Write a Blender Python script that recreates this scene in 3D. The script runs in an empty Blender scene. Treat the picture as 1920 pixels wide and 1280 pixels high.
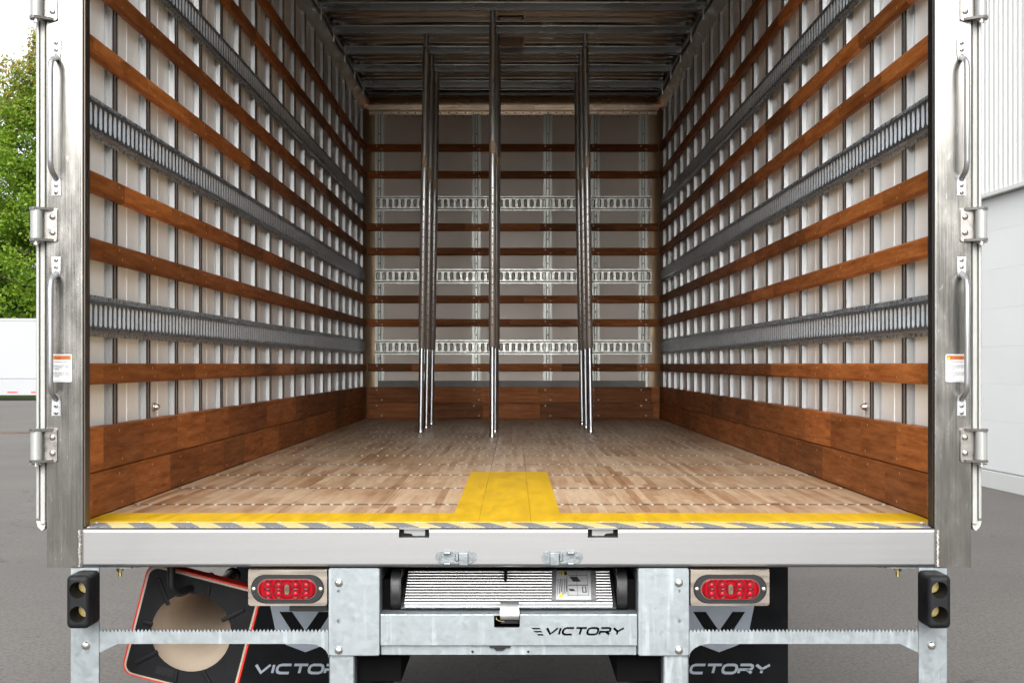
import bpy, bmesh, math, random
import numpy as np
from mathutils import Vector, Matrix

random.seed(7)
rng = np.random.default_rng(11)
R = math.radians
scene = bpy.context.scene
col = scene.collection

# ------------------------------------------------------------------ camera, sky, sun, exposure
FL = 2690.0            # focal length in pixels of the 1920 px wide photograph
CAMY, CAMZ, CAMX = -3.93, 1.60, 0.017
cam_d = bpy.data.cameras.new('camera')
cam = bpy.data.objects.new('camera', cam_d)
col.objects.link(cam)
cam.location = (CAMX, CAMY, CAMZ)
cam.rotation_euler = (R(90), 0, 0)
cam_d.sensor_width = 36.0
cam_d.lens = FL / 1920.0 * 36.0
cam_d.shift_x = -5.7 / 1920.0
cam_d.shift_y = 42.0 / 1920.0
cam_d.clip_start = 0.05
cam_d.clip_end = 2000
scene.camera = cam

SUN_EL, SUN_AZ = 33, 184      # azimuth measured clockwise from +Y (behind the camera, slightly left)
world = bpy.data.worlds.new('World')
scene.world = world
world.use_nodes = True
wt = world.node_tree
wt.nodes.clear()
w_out = wt.nodes.new('ShaderNodeOutputWorld')
w_bg = wt.nodes.new('ShaderNodeBackground')
w_sky = wt.nodes.new('ShaderNodeTexSky')
w_sky.sky_type = 'NISHITA'
w_sky.sun_disc = False
w_sky.sun_elevation = R(SUN_EL)
w_sky.sun_rotation = R(SUN_AZ)
w_sky.air_density = 1.0
w_sky.dust_density = 4.0
w_sky.ozone_density = 1.0
w_hs = wt.nodes.new('ShaderNodeHueSaturation')
w_hs.inputs['Saturation'].default_value = 0.10
wt.links.new(w_sky.outputs['Color'], w_hs.inputs['Color'])
wt.links.new(w_hs.outputs['Color'], w_bg.inputs['Color'])
w_bg.inputs['Strength'].default_value = 0.15
wt.links.new(w_bg.outputs['Background'], w_out.inputs['Surface'])

sun_d = bpy.data.lights.new('sun', 'SUN')
sun_d.energy = 1.5
sun_d.angle = R(70)
sun_d.color = (1.0, 0.97, 0.93)
sun = bpy.data.objects.new('sun', sun_d)
col.objects.link(sun)
sd = Vector((math.sin(R(SUN_AZ)) * math.cos(R(SUN_EL)), math.cos(R(SUN_AZ)) * math.cos(R(SUN_EL)), math.sin(R(SUN_EL))))
sun.rotation_euler = (-sd).to_track_quat('-Z', 'Y').to_euler()
sun.location = sd * 60

scene.view_settings.view_transform = 'Standard'
scene.view_settings.look = 'None'
scene.view_settings.gamma = 1.0
scene.view_settings.use_curve_mapping = False
scene.view_settings.exposure = 1.2
scene.render.engine = 'CYCLES'
cy = scene.cycles
cy.use_denoising = True
cy.max_bounces = 12
cy.diffuse_bounces = 9
cy.glossy_bounces = 6
cy.transmission_bounces = 4
cy.sample_clamp_indirect = 6.0
cy.caustics_reflective = False
cy.caustics_refractive = False

ZF = 1.15                     # cargo floor height


def zr(rel):                  # height given relative to the camera's eye level
    return CAMZ + rel


# ------------------------------------------------------------------ materials
MATS = {}


class NT:
    def __init__(self, name):
        self.m = bpy.data.materials.new(name)
        self.m.use_nodes = True
        self.t = self.m.node_tree
        self.b = self.t.nodes['Principled BSDF']
        self.out = self.t.nodes['Material Output']
        MATS[name] = self.m

    def n(self, ty, **kw):
        nd = self.t.nodes.new('ShaderNode' + ty)
        for k, v in kw.items():
            setattr(nd, k, v)
        return nd

    def l(self, a, b):
        self.t.links.new(a, b)

    def math(self, op, a, b=None, c=None):
        nd = self.n('Math', operation=op)
        for i, v in enumerate((a, b, c)):
            if v is None:
                continue
            if isinstance(v, (int, float)):
                nd.inputs[i].default_value = v
            else:
                self.l(v, nd.inputs[i])
        return nd.outputs[0]

    def mix(self, fac, a, b, mode='MIX'):
        nd = self.n('Mix', data_type='RGBA', blend_type=mode)
        for sock, v in ((nd.inputs[0], fac), (nd.inputs[6], a), (nd.inputs[7], b)):
            if isinstance(v, (int, float)):
                sock.default_value = v
            elif isinstance(v, tuple):
                sock.default_value = (*v, 1) if len(v) == 3 else v
            else:
                self.l(v, sock)
        return nd.outputs[2]

    def coords(self, scale=(1, 1, 1), rand=True):
        tc = self.n('TexCoord')
        v = tc.outputs['Object']
        if rand:
            oi = self.n('ObjectInfo')
            mu = self.n('VectorMath', operation='SCALE')
            mu.inputs[0].default_value = (13.1, 27.7, 41.3)
            self.l(oi.outputs['Random'], mu.inputs['Scale'])
            ad = self.n('VectorMath', operation='ADD')
            self.l(v, ad.inputs[0])
            self.l(mu.outputs[0], ad.inputs[1])
            v = ad.outputs[0]
        mp = self.n('Mapping')
        mp.inputs['Scale'].default_value = scale
        self.l(v, mp.inputs['Vector'])
        return mp.outputs[0]

    def noise(self, vec, scale, detail=4, rough=0.55):
        nd = self.n('TexNoise')
        nd.inputs['Scale'].default_value = scale
        nd.inputs['Detail'].default_value = detail
        nd.inputs['Roughness'].default_value = rough
        self.l(vec, nd.inputs['Vector'])
        return nd.outputs['Fac']

    def ramp(self, fac, stops):
        nd = self.n('ValToRGB')
        cr = nd.color_ramp
        while len(cr.elements) < len(stops):
            cr.elements.new(0.5)
        for e, (p, c) in zip(cr.elements, stops):
            e.position = p
            e.color = (*c, 1) if len(c) == 3 else c
        self.l(fac, nd.inputs['Fac'])
        return nd.outputs['Color']

    def rng(self, fac, a0, a1, b0, b1):
        nd = self.n('MapRange')
        nd.inputs[1].default_value = a0
        nd.inputs[2].default_value = a1
        nd.inputs[3].default_value = b0
        nd.inputs[4].default_value = b1
        self.l(fac, nd.inputs[0])
        return nd.outputs[0]

    def bump(self, height, strength=0.2, dist=0.01):
        nd = self.n('Bump')
        nd.inputs['Strength'].default_value = strength
        nd.inputs['Distance'].default_value = dist
        self.l(height, nd.inputs['Height'])
        self.l(nd.outputs['Normal'], self.b.inputs['Normal'])

    def set(self, color=None, rough=None, metal=None):
        for key, v in (('Base Color', color), ('Roughness', rough), ('Metallic', metal)):
            if v is None:
                continue
            s = self.b.inputs[key]
            if isinstance(v, tuple):
                s.default_value = (*v, 1) if len(v) == 3 else v
            elif isinstance(v, (int, float)):
                s.default_value = v
            else:
                self.l(v, s)


def simple(name, base, rough=0.5, metal=0.0, var=0.15, scale=6.0, stretch=(1, 1, 1), bump=0.0, bscale=60.0, rvar=0.1, spec=0.5):
    """a base colour broken up by noise, uneven gloss and optional fine relief"""
    m = NT(name)
    m.b.inputs['Specular IOR Level'].default_value = spec
    v = m.coords(stretch)
    f = m.noise(v, scale, 5)
    dark = tuple(c * (1 - var) for c in base)
    lite = tuple(min(1, c * (1 + var)) for c in base)
    m.set(m.mix(m.rng(f, 0.3, 0.7, 0, 1), dark, lite), None, metal)
    f2 = m.noise(v, scale * 2.3, 3)
    m.set(rough=m.rng(f2, 0.3, 0.7, max(0.03, rough - rvar), min(1, rough + rvar)))
    if bump:
        m.bump(m.noise(v, bscale, 4), bump, 0.004)
    return m


simple('white_sheet', (0.88, 0.90, 0.905), 0.38, 0, 0.035, 1.5, (1, 1, 0.3), 0.02, 30)
simple('bulkhead_sheet', (0.90, 0.835, 0.755), 0.45, 0, 0.05, 2.0, (1, 1, 1), 0.03, 120)
simple('skin', (0.75, 0.76, 0.77), 0.35, 0, 0.03, 2)
simple('mill_aluminium', (0.72, 0.73, 0.73), 0.33, 1.0, 0.06, 8, (1, 1, 0.08), 0, 60, 0.08)
simple('rib_aluminium', (0.50, 0.50, 0.50), 0.38, 0.9, 0.06, 8, (0.1, 1, 1), 0, 60, 0.08)
simple('roof_metal', (0.42, 0.40, 0.37), 0.17, 1.0, 0.08, 3, (0.3, 2.5, 1), 0.015, 4, 0.03)
simple('matte_aluminium', (0.62, 0.645, 0.61), 0.45, 0.6, 0.06, 8, (1, 1, 0.08))
simple('post_aluminium', (0.47, 0.485, 0.495), 0.40, 0.75, 0.06, 8, (1, 1, 0.08), 0, 60, 0.08)
simple('cove_metal', (0.30, 0.245, 0.185), 0.26, 1.0, 0.1, 4, (0.4, 1, 1), 0.05, 8, 0.06)
simple('corner_tan', (0.42, 0.31, 0.20), 0.5, 0.6, 0.1, 4)
simple('black_rubber', (0.006, 0.0065, 0.008), 0.6, 0, 0.3, 12, (1, 1, 1), 0.06, 160, 0.1, 0.22)
simple('black_plastic', (0.008, 0.008, 0.009), 0.45, 0, 0.2, 10, spec=0.35)
simple('black_paint', (0.0035, 0.0035, 0.004), 0.8, 0, 0.3, 5, (1, 1, 1), 0.05, 40, 0.1, 0.05)
simple('flap_rubber', (0.004, 0.0048, 0.006), 0.65, 0, 0.2, 5, (1, 1, 1), 0.05, 90, 0.1, 0.13)
simple('groove_shade', (0.040, 0.031, 0.027), 0.6, 0, 0.2, 8, spec=0.15)  # dark colour put in the post grooves to stand for shade
simple('bow_metal', (0.40, 0.425, 0.43), 0.28, 1.0, 0.10, 6, (0.15, 1, 1), 0, 60, 0.05)
simple('rail_bright', (0.44, 0.45, 0.43), 0.36, 0.9, 0.15, 30)
simple('rail_slot', (0.16, 0.155, 0.15), 0.5, 0.6, 0.15, 30)
simple('cast_zinc', (0.19, 0.21, 0.22), 0.45, 0.7, 0.15, 40, (1, 1, 1), 0.2, 120)
simple('scuff_grey', (0.20, 0.195, 0.19), 0.6, 0.2, 0.2, 6)
simple('screw_zinc', (0.56, 0.54, 0.51), 0.4, 0.2, 0.1, 40)
simple('flap_print', (0.34, 0.39, 0.46), 0.5, 0, 0.05, 30)
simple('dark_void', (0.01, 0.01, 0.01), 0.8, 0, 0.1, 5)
simple('zinc_yellow', (0.50, 0.40, 0.17), 0.38, 0.9, 0.2, 60)
simple('bolt_steel', (0.66, 0.65, 0.62), 0.25, 1.0, 0.08, 50)
simple('handle_aluminium', (0.37, 0.38, 0.39), 0.42, 0.85, 0.05, 20, (1, 1, 0.3))
simple('hinge_steel', (0.28, 0.265, 0.248), 0.33, 0.95, 0.12, 20)
simple('door_trim', (0.31, 0.32, 0.31), 0.38, 0.3, 0.05, 5, (1, 1, 0.2))
simple('gasket', (0.33, 0.33, 0.31), 0.6, 0, 0.1, 12)
simple('return_steel', (0.13, 0.11, 0.095), 0.35, 0.9, 0.1, 10, (1, 1, 0.1))
simple('light_plate', (0.30, 0.265, 0.228), 0.34, 1.0, 0.06, 30, (0.1, 1, 1))
simple('label_white', (0.46, 0.47, 0.48), 0.4, 0, 0.02, 10)
simple('label_orange', (0.55, 0.14, 0.018), 0.4, 0, 0.04, 30)
simple('label_yellow', (0.80, 0.62, 0.03), 0.4, 0, 0.04, 30)
simple('label_ink', (0.03, 0.03, 0.035), 0.5, 0, 0.04, 30)
simple('label_grey', (0.16, 0.16, 0.17), 0.5, 0, 0.3, 60)
simple('cone_red', (0.62, 0.030, 0.016), 0.45, 0, 0.15, 12, (1, 1, 1), 0.05, 60)
simple('cone_tan', (0.46, 0.385, 0.305), 0.55, 0, 0.08, 6)
simple('cone_white', (0.72, 0.70, 0.66), 0.4, 0, 0.06, 6)
simple('pole_upper', (0.68, 0.69, 0.68), 0.34, 0.85, 0.12, 10, (1, 1, 0.1))
simple('pole_lower', (0.50, 0.54, 0.575), 0.32, 1.0, 0.08, 10, (1, 1, 0.1))
simple('beige_tag', (0.50, 0.40, 0.28), 0.6, 0, 0.1, 30)
simple('dome_lens', (0.40, 0.34, 0.29), 0.3, 0, 0.1, 20)
simple('tyre', (0.014, 0.014, 0.015), 0.75, 0, 0.2, 20, (1, 1, 1), 0.1, 40)
simple('wheel_paint', (0.7, 0.7, 0.7), 0.4, 0, 0.1, 10)
simple('concrete', (0.48, 0.46, 0.42), 0.85, 0, 0.1, 6, (1, 1, 1), 0.1, 60)
simple('iron', (0.13, 0.085, 0.06), 0.7, 0.4, 0.25, 12)
simple('cladding', (0.64, 0.655, 0.645), 0.45, 0.0, 0.03, 0.6, (1, 1, 0.2))
simple('door_white', (0.75, 0.765, 0.775), 0.45, 0.0, 0.02, 0.8)
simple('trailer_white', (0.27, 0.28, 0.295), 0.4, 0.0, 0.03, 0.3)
simple('tape_red', (0.60, 0.04, 0.03), 0.45, 0, 0.1, 5)
simple('bark', (0.10, 0.075, 0.055), 0.9, 0, 0.3, 5, (3, 3, 0.4), 0.4, 8)
simple('window_glass', (0.03, 0.04, 0.045), 0.08, 0, 0.1, 2)
simple('weld', (0.42, 0.40, 0.37), 0.5, 0.9, 0.3, 120, (1, 1, 1), 0.5, 260)
simple('cable', (0.02, 0.02, 0.02), 0.5, 0, 0.1, 20)
simple('pin_gold', (0.60, 0.42, 0.20), 0.35, 0.9, 0.1, 20)

# stainless rear frame: vertical brushing, pale smears, water spots
m = NT('frame_steel')
v = m.coords((1, 1, 1))
vs = m.coords((90, 90, 1.2))
smear = m.rng(m.noise(m.coords((7, 7, 3)), 2.2, 6, 0.65), 0.45, 0.75, 0, 1)
spots = m.rng(m.noise(m.coords((6, 6, 2)), 14, 3, 0.5), 0.66, 0.74, 0, 1)
brush = m.noise(vs, 3, 3)
c = m.mix(m.rng(brush, 0.3, 0.7, 0, 1), (0.225, 0.219, 0.206), (0.25, 0.243, 0.228))
c = m.mix(m.math('MULTIPLY', smear, 0.30), c, (0.33, 0.32, 0.305))
c = m.mix(m.math('MULTIPLY', spots, 0.5), c, (0.46, 0.46, 0.45))
r = m.math('ADD', m.math('MULTIPLY', smear, 0.10), m.rng(brush, 0.3, 0.7, 0.16, 0.23))
m.set(c, r, 0.96)
m.bump(brush, 0.03, 0.002)

# brushed sill: horizontal brushing, handling scuffs
m = NT('sill_steel')
brush = m.noise(m.coords((0.5, 30, 50)), 3, 2)
smear = m.rng(m.noise(m.coords((3, 3, 6)), 2.4, 6, 0.7), 0.42, 0.75, 0, 1)
c = m.mix(m.rng(brush, 0.1, 0.9, 0, 1), (0.245, 0.248, 0.251), (0.27, 0.273, 0.276))
c = m.mix(m.math('MULTIPLY', smear, 0.30), c, (0.215, 0.21, 0.20))
scr = m.rng(m.noise(m.coords((2, 30, 60)), 6, 2), 0.70, 0.74, 0, 1)
m.set(c, m.math('ADD', m.rng(brush, 0.1, 0.9, 0.38, 0.43), m.math('MULTIPLY', smear, 0.08)), 0.92)


def galvanised(name, base, streak, spangle=26.0, dark=0.0, metal=0.75, rough=0.45):
    m = NT(name)
    v = m.coords((1, 1, 1))
    vo = m.n('TexVoronoi')
    vo.inputs['Scale'].default_value = spangle
    m.l(v, vo.inputs['Vector'])
    cells = m.n('SeparateColor')
    m.l(vo.outputs['Color'], cells.inputs[0])
    big = m.rng(m.noise(v, 4.5, 6, 0.65), 0.35, 0.7, 0, 1)
    run = m.rng(m.noise(m.coords((38, 38, 3.2)), 1.0, 4, 0.6), 0.55, 0.74, 0, 1)
    lo = tuple(c * 0.93 for c in base)
    hi = tuple(min(1, c * 1.07) for c in base)
    c = m.mix(cells.outputs[0], lo, hi)
    c = m.mix(m.math('MULTIPLY', big, 0.5), c, tuple(c_ * 0.80 for c_ in base))
    c = m.mix(m.math('MULTIPLY', run, streak), c, tuple(min(1, x * 1.6) for x in base))
    if dark:
        sp = m.rng(m.noise(v, 55, 5, 0.75), 0.48, 0.60, 0, 1)
        c = m.mix(m.math('MULTIPLY', sp, dark), c, (0.05, 0.055, 0.06))
    m.set(c, m.rng(cells.outputs[1], 0, 1, rough - 0.08, rough + 0.1), metal)
    m.bump(m.noise(v, 45, 4), 0.08, 0.004)
    return m


galvanised('galvanised', (0.265, 0.295, 0.312), 0.75, 75)
galvanised('galvanised_dark', (0.36, 0.385, 0.40), 0.2, 60, 0.0, 0.95, 0.30)
galvanised('track_zinc', (0.29, 0.345, 0.41), 0.2, 90, 0.2, 0.9, 0.33)
galvanised('track_lip', (0.52, 0.57, 0.62), 0.2, 90, 0.1, 0.5, 0.45)
galvanised('track_flange', (0.56, 0.62, 0.68), 0.5, 90, 0.95, 0.7, 0.45)


def wood(name, lo, mid, hi, plen, rough=0.42):
    """red-brown hardwood: pieces of different tone end to end, grain along local Y"""
    m = NT(name)
    tc = m.n('TexCoord')
    oi = m.n('ObjectInfo')
    sx = m.n('SeparateXYZ')
    m.l(tc.outputs['Object'], sx.inputs[0])
    k = m.math('FLOOR', m.math('ADD', m.math('DIVIDE', sx.outputs[1], plen), m.math('MULTIPLY', oi.outputs['Random'], 71.3)))
    wn = m.n('TexWhiteNoise', noise_dimensions='2D')
    cv = m.n('CombineXYZ')
    m.l(k, cv.inputs[0])
    m.l(m.math('MULTIPLY', oi.outputs['Random'], 91.7), cv.inputs[1])
    m.l(cv.outputs[0], wn.inputs['Vector'])
    # grain shifts from piece to piece
    off = m.n('VectorMath', operation='SCALE')
    m.l(wn.outputs['Color'], off.inputs[0])
    off.inputs['Scale'].default_value = 9.0
    ad = m.n('VectorMath', operation='ADD')
    m.l(tc.outputs['Object'], ad.inputs[0])
    m.l(off.outputs[0], ad.inputs[1])
    mp = m.n('Mapping')
    mp.inputs['Scale'].default_value = (30, 2.2, 30)
    m.l(ad.outputs[0], mp.inputs['Vector'])
    g = m.noise(mp.outputs[0], 1.4, 7, 0.66)
    mp2 = m.n('Mapping')
    mp2.inputs['Scale'].default_value = (160, 14, 160)
    m.l(ad.outputs[0], mp2.inputs['Vector'])
    pore = m.noise(mp2.outputs[0], 1.0, 3, 0.6)
    c = m.ramp(g, [(0.28, lo), (0.5, mid), (0.74, hi)])
    c = m.mix(m.rng(pore, 0.35, 0.6, 0.28, 0.0), c, tuple(x * 0.35 for x in lo))
    tone = m.rng(wn.outputs['Value'], 0, 1, 0.52, 1.25)
    sc = m.n('VectorMath', operation='SCALE')
    m.l(c, sc.inputs[0])
    m.l(tone, sc.inputs['Scale'])
    # dark mineral streaks and stains
    mp3 = m.n('Mapping')
    mp3.inputs['Scale'].default_value = (16, 3, 16)
    m.l(ad.outputs[0], mp3.inputs['Vector'])
    st = m.rng(m.noise(mp3.outputs[0], 1.3, 5, 0.7), 0.60, 0.70, 0, 0.55)
    c2 = m.mix(st, sc.outputs[0], (0.055, 0.016, 0.006))
    sp = m.rng(m.noise(m.coords((26, 18, 26)), 3.0, 2), 0.70, 0.76, 0, 0.3)
    c2 = m.mix(sp, c2, (0.50, 0.30, 0.17))
    m.b.inputs['Specular IOR Level'].default_value = 0.14
    m.set(c2, m.rng(g, 0.3, 0.7, rough + 0.08, rough - 0.06), 0)
    m.bump(pore, 0.12, 0.003)
    return m


wood('slat_wood', (0.20, 0.059, 0.013), (0.375, 0.125, 0.031), (0.53, 0.205, 0.060), 0.62, 0.5)
wood('skirt_wood', (0.19, 0.055, 0.013), (0.36, 0.118, 0.030), (0.52, 0.198, 0.058), 0.47, 0.48)

# laminated hardwood floor: narrow strips of many tones, worn grey towards the door
m = NT('floor_wood')
tc = m.n('TexCoord')
geo = m.n('NewGeometry')
sx = m.n('SeparateXYZ')
m.l(geo.outputs['Position'], sx.inputs[0])
ix = m.math('FLOOR', m.math('DIVIDE', sx.outputs[0], 0.0272))
w1 = m.n('TexWhiteNoise', noise_dimensions='1D')
m.l(ix, w1.inputs['W'])
ln = m.rng(w1.outputs['Value'], 0, 1, 0.45, 1.0)
iy = m.math('FLOOR', m.math('ADD', m.math('DIVIDE', sx.outputs[1], ln), m.math('MULTIPLY', w1.outputs['Value'], 37.0)))
cv = m.n('CombineXYZ')
m.l(ix, cv.inputs[0])
m.l(iy, cv.inputs[1])
w2 = m.n('TexWhiteNoise', noise_dimensions='2D')
m.l(cv.outputs[0], w2.inputs['Vector'])
tone = m.ramp(w2.outputs['Value'], [(0.0, (0.29, 0.142, 0.066)), (0.16, (0.41, 0.236, 0.124)), (0.5, (0.50, 0.322, 0.186)),
                                    (0.85, (0.63, 0.455, 0.29)), (1.0, (0.38, 0.20, 0.10))])
mp = m.n('Mapping')
mp.inputs['Scale'].default_value = (60, 4, 1)
off = m.n('VectorMath', operation='ADD')
m.l(geo.outputs['Position'], off.inputs[0])
m.l(w2.outputs['Color'], off.inputs[1])
m.l(off.outputs[0], mp.inputs['Vector'])
g = m.noise(mp.outputs[0], 1.0, 6, 0.65)
c = m.mix(m.rng(g, 0.35, 0.62, 0.45, 0.0), tone, (0.16, 0.085, 0.045))
mpw = m.n('Mapping')
mpw.inputs['Scale'].default_value = (2.6, 0.9, 1)
m.l(geo.outputs['Position'], mpw.inputs['Vector'])
wear = m.rng(m.noise(mpw.outputs[0], 1.3, 6, 0.62), 0.40, 0.70, 0, 0.65)
c = m.mix(wear, c, (0.62, 0.48, 0.34))
mps = m.n('Mapping')
mps.inputs['Scale'].default_value = (5, 22, 1)
m.l(geo.outputs['Position'], mps.inputs['Vector'])
scuff = m.rng(m.noise(mps.outputs[0], 1.2, 4, 0.7), 0.62, 0.74, 0, 0.35)
c = m.mix(scuff, c, (0.55, 0.47, 0.39))
# thin dark line of worn filler between the screws of each row
rowp = m.math('ABSOLUTE', m.math('SUBTRACT', m.math('FRACT', m.math('DIVIDE', m.math('SUBTRACT', sx.outputs[1], 0.362), 0.612)), 0.5))
line = m.math('LESS_THAN', rowp, 0.024)
brk = m.rng(m.noise(m.coords((18, 1, 1), False), 1.0, 3), 0.28, 0.42, 0, 0.95)
c = m.mix(m.math('MULTIPLY', line, brk), c, (0.035, 0.022, 0.014))
m.set(c, m.rng(g, 0.3, 0.7, 0.46, 0.34), 0)
m.bump(g, 0.08, 0.003)


def chipped(name, base, under, lo=0.67, hi=0.71, rough=0.45):
    m = NT(name)
    v = m.coords((1, 1, 1))
    f = m.noise(v, 5, 4)
    c = m.mix(m.rng(f, 0.3, 0.7, 0, 1), tuple(x * 0.88 for x in base), base)
    ch = m.rng(m.noise(m.coords((1, 0.6, 1)), 22, 5, 0.7), lo, hi, 0, 0.8)
    c = m.mix(ch, c, under)
    m.set(c, m.rng(f, 0.3, 0.7, rough - 0.1, rough + 0.1), 0)
    m.bump(m.noise(v, 70, 4), 0.1, 0.003)


m = NT('yellow_paint')
geo = m.n('NewGeometry')
pos = geo.outputs['Position']
def stretch(sx, sy):
    mp = m.n('Mapping')
    mp.inputs['Scale'].default_value = (sx, sy, 1)
    m.l(pos, mp.inputs['Vector'])
    return mp.outputs[0]
f = m.noise(stretch(30, 4), 1.0, 5, 0.6)
c = m.mix(m.rng(f, 0.3, 0.7, 0, 1), (0.50, 0.30, 0.004), (0.64, 0.40, 0.008))
scuff = m.rng(m.noise(stretch(4, 14), 1.5, 6, 0.72), 0.56, 0.74, 0, 0.55)
c = m.mix(scuff, c, (0.40, 0.26, 0.05))
chip = m.rng(m.noise(stretch(9, 6), 3.0, 6, 0.75), 0.655, 0.70, 0, 0.75)
c = m.mix(chip, c, (0.42, 0.29, 0.17))
m.set(c, m.rng(f, 0.3, 0.7, 0.4, 0.6), 0)
m.bump(f, 0.15, 0.003)

# black grit and yellow diagonal anti-slip tape
m = NT('hazard_tape')
geo = m.n('NewGeometry')
sx = m.n('SeparateXYZ')
m.l(geo.outputs['Position'], sx.inputs[0])
ph = m.math('FRACT', m.math('DIVIDE', m.math('ADD', sx.outputs[0], m.math('MULTIPLY', sx.outputs[1], 0.45)), 0.1205))
st = m.math('LESS_THAN', ph, 0.5)
grit = m.noise(m.coords((1, 1, 1), False), 420, 2)
blk = m.mix(m.rng(grit, 0.42, 0.60, 0, 1), (0.07, 0.07, 0.073), (0.34, 0.34, 0.35))
yel = m.mix(m.rng(grit, 0.55, 0.7, 0, 0.25), (0.58, 0.47, 0.22), (0.36, 0.30, 0.14))
m.set(m.mix(st, blk, yel), 0.7, 0)
m.bump(grit, 0.4, 0.002)

# asphalt with aggregate, patches and faint cracks
m = NT('asphalt')
geo = m.n('NewGeometry')
pos = geo.outputs['Position']
agg = m.noise(pos, 48, 4, 0.8)
mid = m.noise(pos, 9, 5, 0.6)
big = m.noise(pos, 0.35, 5, 0.6)
coarse = m.noise(pos, 26, 4, 0.75)
c = m.mix(m.rng(agg, 0.40, 0.60, 0, 1), (0.052, 0.048, 0.044), (0.150, 0.139, 0.129))
c = m.mix(m.rng(coarse, 0.40, 0.62, 0, 0.55), c, (0.150, 0.140, 0.130))
c = m.mix(m.rng(coarse, 0.42, 0.30, 0, 0.6), c, (0.055, 0.051, 0.047))
c = m.mix(m.rng(mid, 0.35, 0.68, 0, 0.30), c, (0.150, 0.140, 0.130))
c = m.mix(m.rng(big, 0.40, 0.64, 0, 0.45), c, (0.078, 0.072, 0.067))
vo = m.n('TexVoronoi', feature='DISTANCE_TO_EDGE')
vo.inputs['Scale'].default_value = 0.16
wv = m.n('VectorMath', operation='SCALE')
nz = m.n('TexNoise')
nz.inputs['Scale'].default_value = 1.3
nz.inputs['Detail'].default_value = 6
m.l(pos, nz.inputs['Vector'])
m.l(nz.outputs['Color'], wv.inputs[0])
wv.inputs['Scale'].default_value = 1.6
av = m.n('VectorMath', operation='ADD')
m.l(pos, av.inputs[0])
m.l(wv.outputs[0], av.inputs[1])
m.l(av.outputs[0], vo.inputs['Vector'])
crk = m.math('LESS_THAN', vo.outputs['Distance'], 0.0016)
c = m.mix(m.math('MULTIPLY', crk, 0.5), c, (0.035, 0.032, 0.03))
m.set(c, 0.85, 0)
m.bump(agg, 0.5, 0.006)

simple('grass', (0.075, 0.135, 0.025), 0.9, 0, 0.35, 3)


def leafmat(name, a, b):
    m = NT(name)
    v = m.coords((1, 1, 1), False)
    f = m.noise(v, 0.8, 4)
    f2 = m.noise(v, 6.0, 2)
    c = m.mix(m.rng(m.math('ADD', m.math('MULTIPLY', f, 0.6), m.math('MULTIPLY', f2, 0.4)), 0.36, 0.64, 0, 1), a, b)
    m.set(c, 0.6, 0)
    tr = m.n('BsdfTranslucent')
    m.l(c, tr.inputs['Color'])
    mx = m.n('MixShader')
    mx.inputs[0].default_value = 0.45
    m.l(m.b.outputs[0], mx.inputs[1])
    m.l(tr.outputs[0], mx.inputs[2])
    m.l(mx.outputs[0], m.out.inputs['Surface'])


leafmat('leaf_maple', (0.07, 0.16, 0.005), (0.19, 0.285, 0.012))
leafmat('leaf_autumn', (0.22, 0.26, 0.03), (0.36, 0.25, 0.08))
leafmat('leaf_green', (0.03, 0.09, 0.006), (0.09, 0.18, 0.014))
leafmat('leaf_dark', (0.016, 0.048, 0.008), (0.042, 0.09, 0.014))

# red lens: dark clear plastic over a patterned reflector
m = NT('red_lens')
tc = m.n('TexCoord')
wv = m.n('TexWave', wave_type='RINGS', rings_direction='SPHERICAL')
wv.inputs['Scale'].default_value = 26
m.l(tc.outputs['Object'], wv.inputs['Vector'])
c = m.mix(wv.outputs['Fac'], (0.12, 0.0, 0.003), (0.26, 0.0008, 0.006))
m.set(c, 0.18, 0)
m.b.inputs['Specular IOR Level'].default_value = 0.2
m.b.inputs['Coat Weight'].default_value = 0.0
m.b.inputs['Coat Roughness'].default_value = 0.05
simple('red_led', (0.42, 0.002, 0.012), 0.2, 0.0, 0.1, 30, spec=0.3)
simple('red_ring', (0.10, 0.0, 0.003), 0.3, 0.0, 0.1, 30, spec=0.3)
simple('clear_lens', (0.12, 0.10, 0.075), 0.15, 0.2, 0.4, 60)
m = NT('red_glow')
m.set((0.5, 0.02, 0.01), 0.4, 0)
m.b.inputs['Emission Color'].default_value = (1, 0.06, 0.02, 1)
m.b.inputs['Emission Strength'].default_value = 0.15


# ------------------------------------------------------------------ mesh helpers
def finish(bm, name, mats, parent=None, smooth=35, loc=None, rot=None, recalc=True):
    if recalc:
        bmesh.ops.recalc_face_normals(bm, faces=bm.faces[:])
    me = bpy.data.meshes.new(name)
    bm.to_mesh(me)
    bm.free()
    return link(me, name, mats, parent, smooth, loc, rot)


def link(me, name, mats, parent=None, smooth=35, loc=None, rot=None):
    if isinstance(mats, str):
        mats = [mats]
    if not me.materials:
        for k in mats:
            me.materials.append(MATS[k])
        if smooth:
            me.polygons.foreach_set('use_smooth', [True] * len(me.polygons))
            me.set_sharp_from_angle(angle=R(smooth))
    o = bpy.data.objects.new(name, me)
    col.objects.link(o)
    if loc:
        o.location = loc
    if rot:
        o.rotation_euler = rot
    if parent:
        o.parent = parent
    if smooth and smooth <= 40 and len(me.polygons) < 4000:
        weigh(o)
    return o


def weigh(o):                 # keep flat faces flat next to small bevels
    w = o.modifiers.new('weighted', 'WEIGHTED_NORMAL')
    w.keep_sharp = True
    w.weight = 100


def again(o, loc=None, rot=None, parent=None, scale=None):
    c = o.copy()
    col.objects.link(c)
    if loc:
        c.location = loc
    if rot is not None:
        c.rotation_euler = rot
    if scale:
        c.scale = scale
    if parent:
        c.parent = parent
    return c


def empty(name, loc=(0, 0, 0)):
    o = bpy.data.objects.new(name, None)
    o.empty_display_size = 0.2
    o.location = loc
    col.objects.link(o)
    return o


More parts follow.
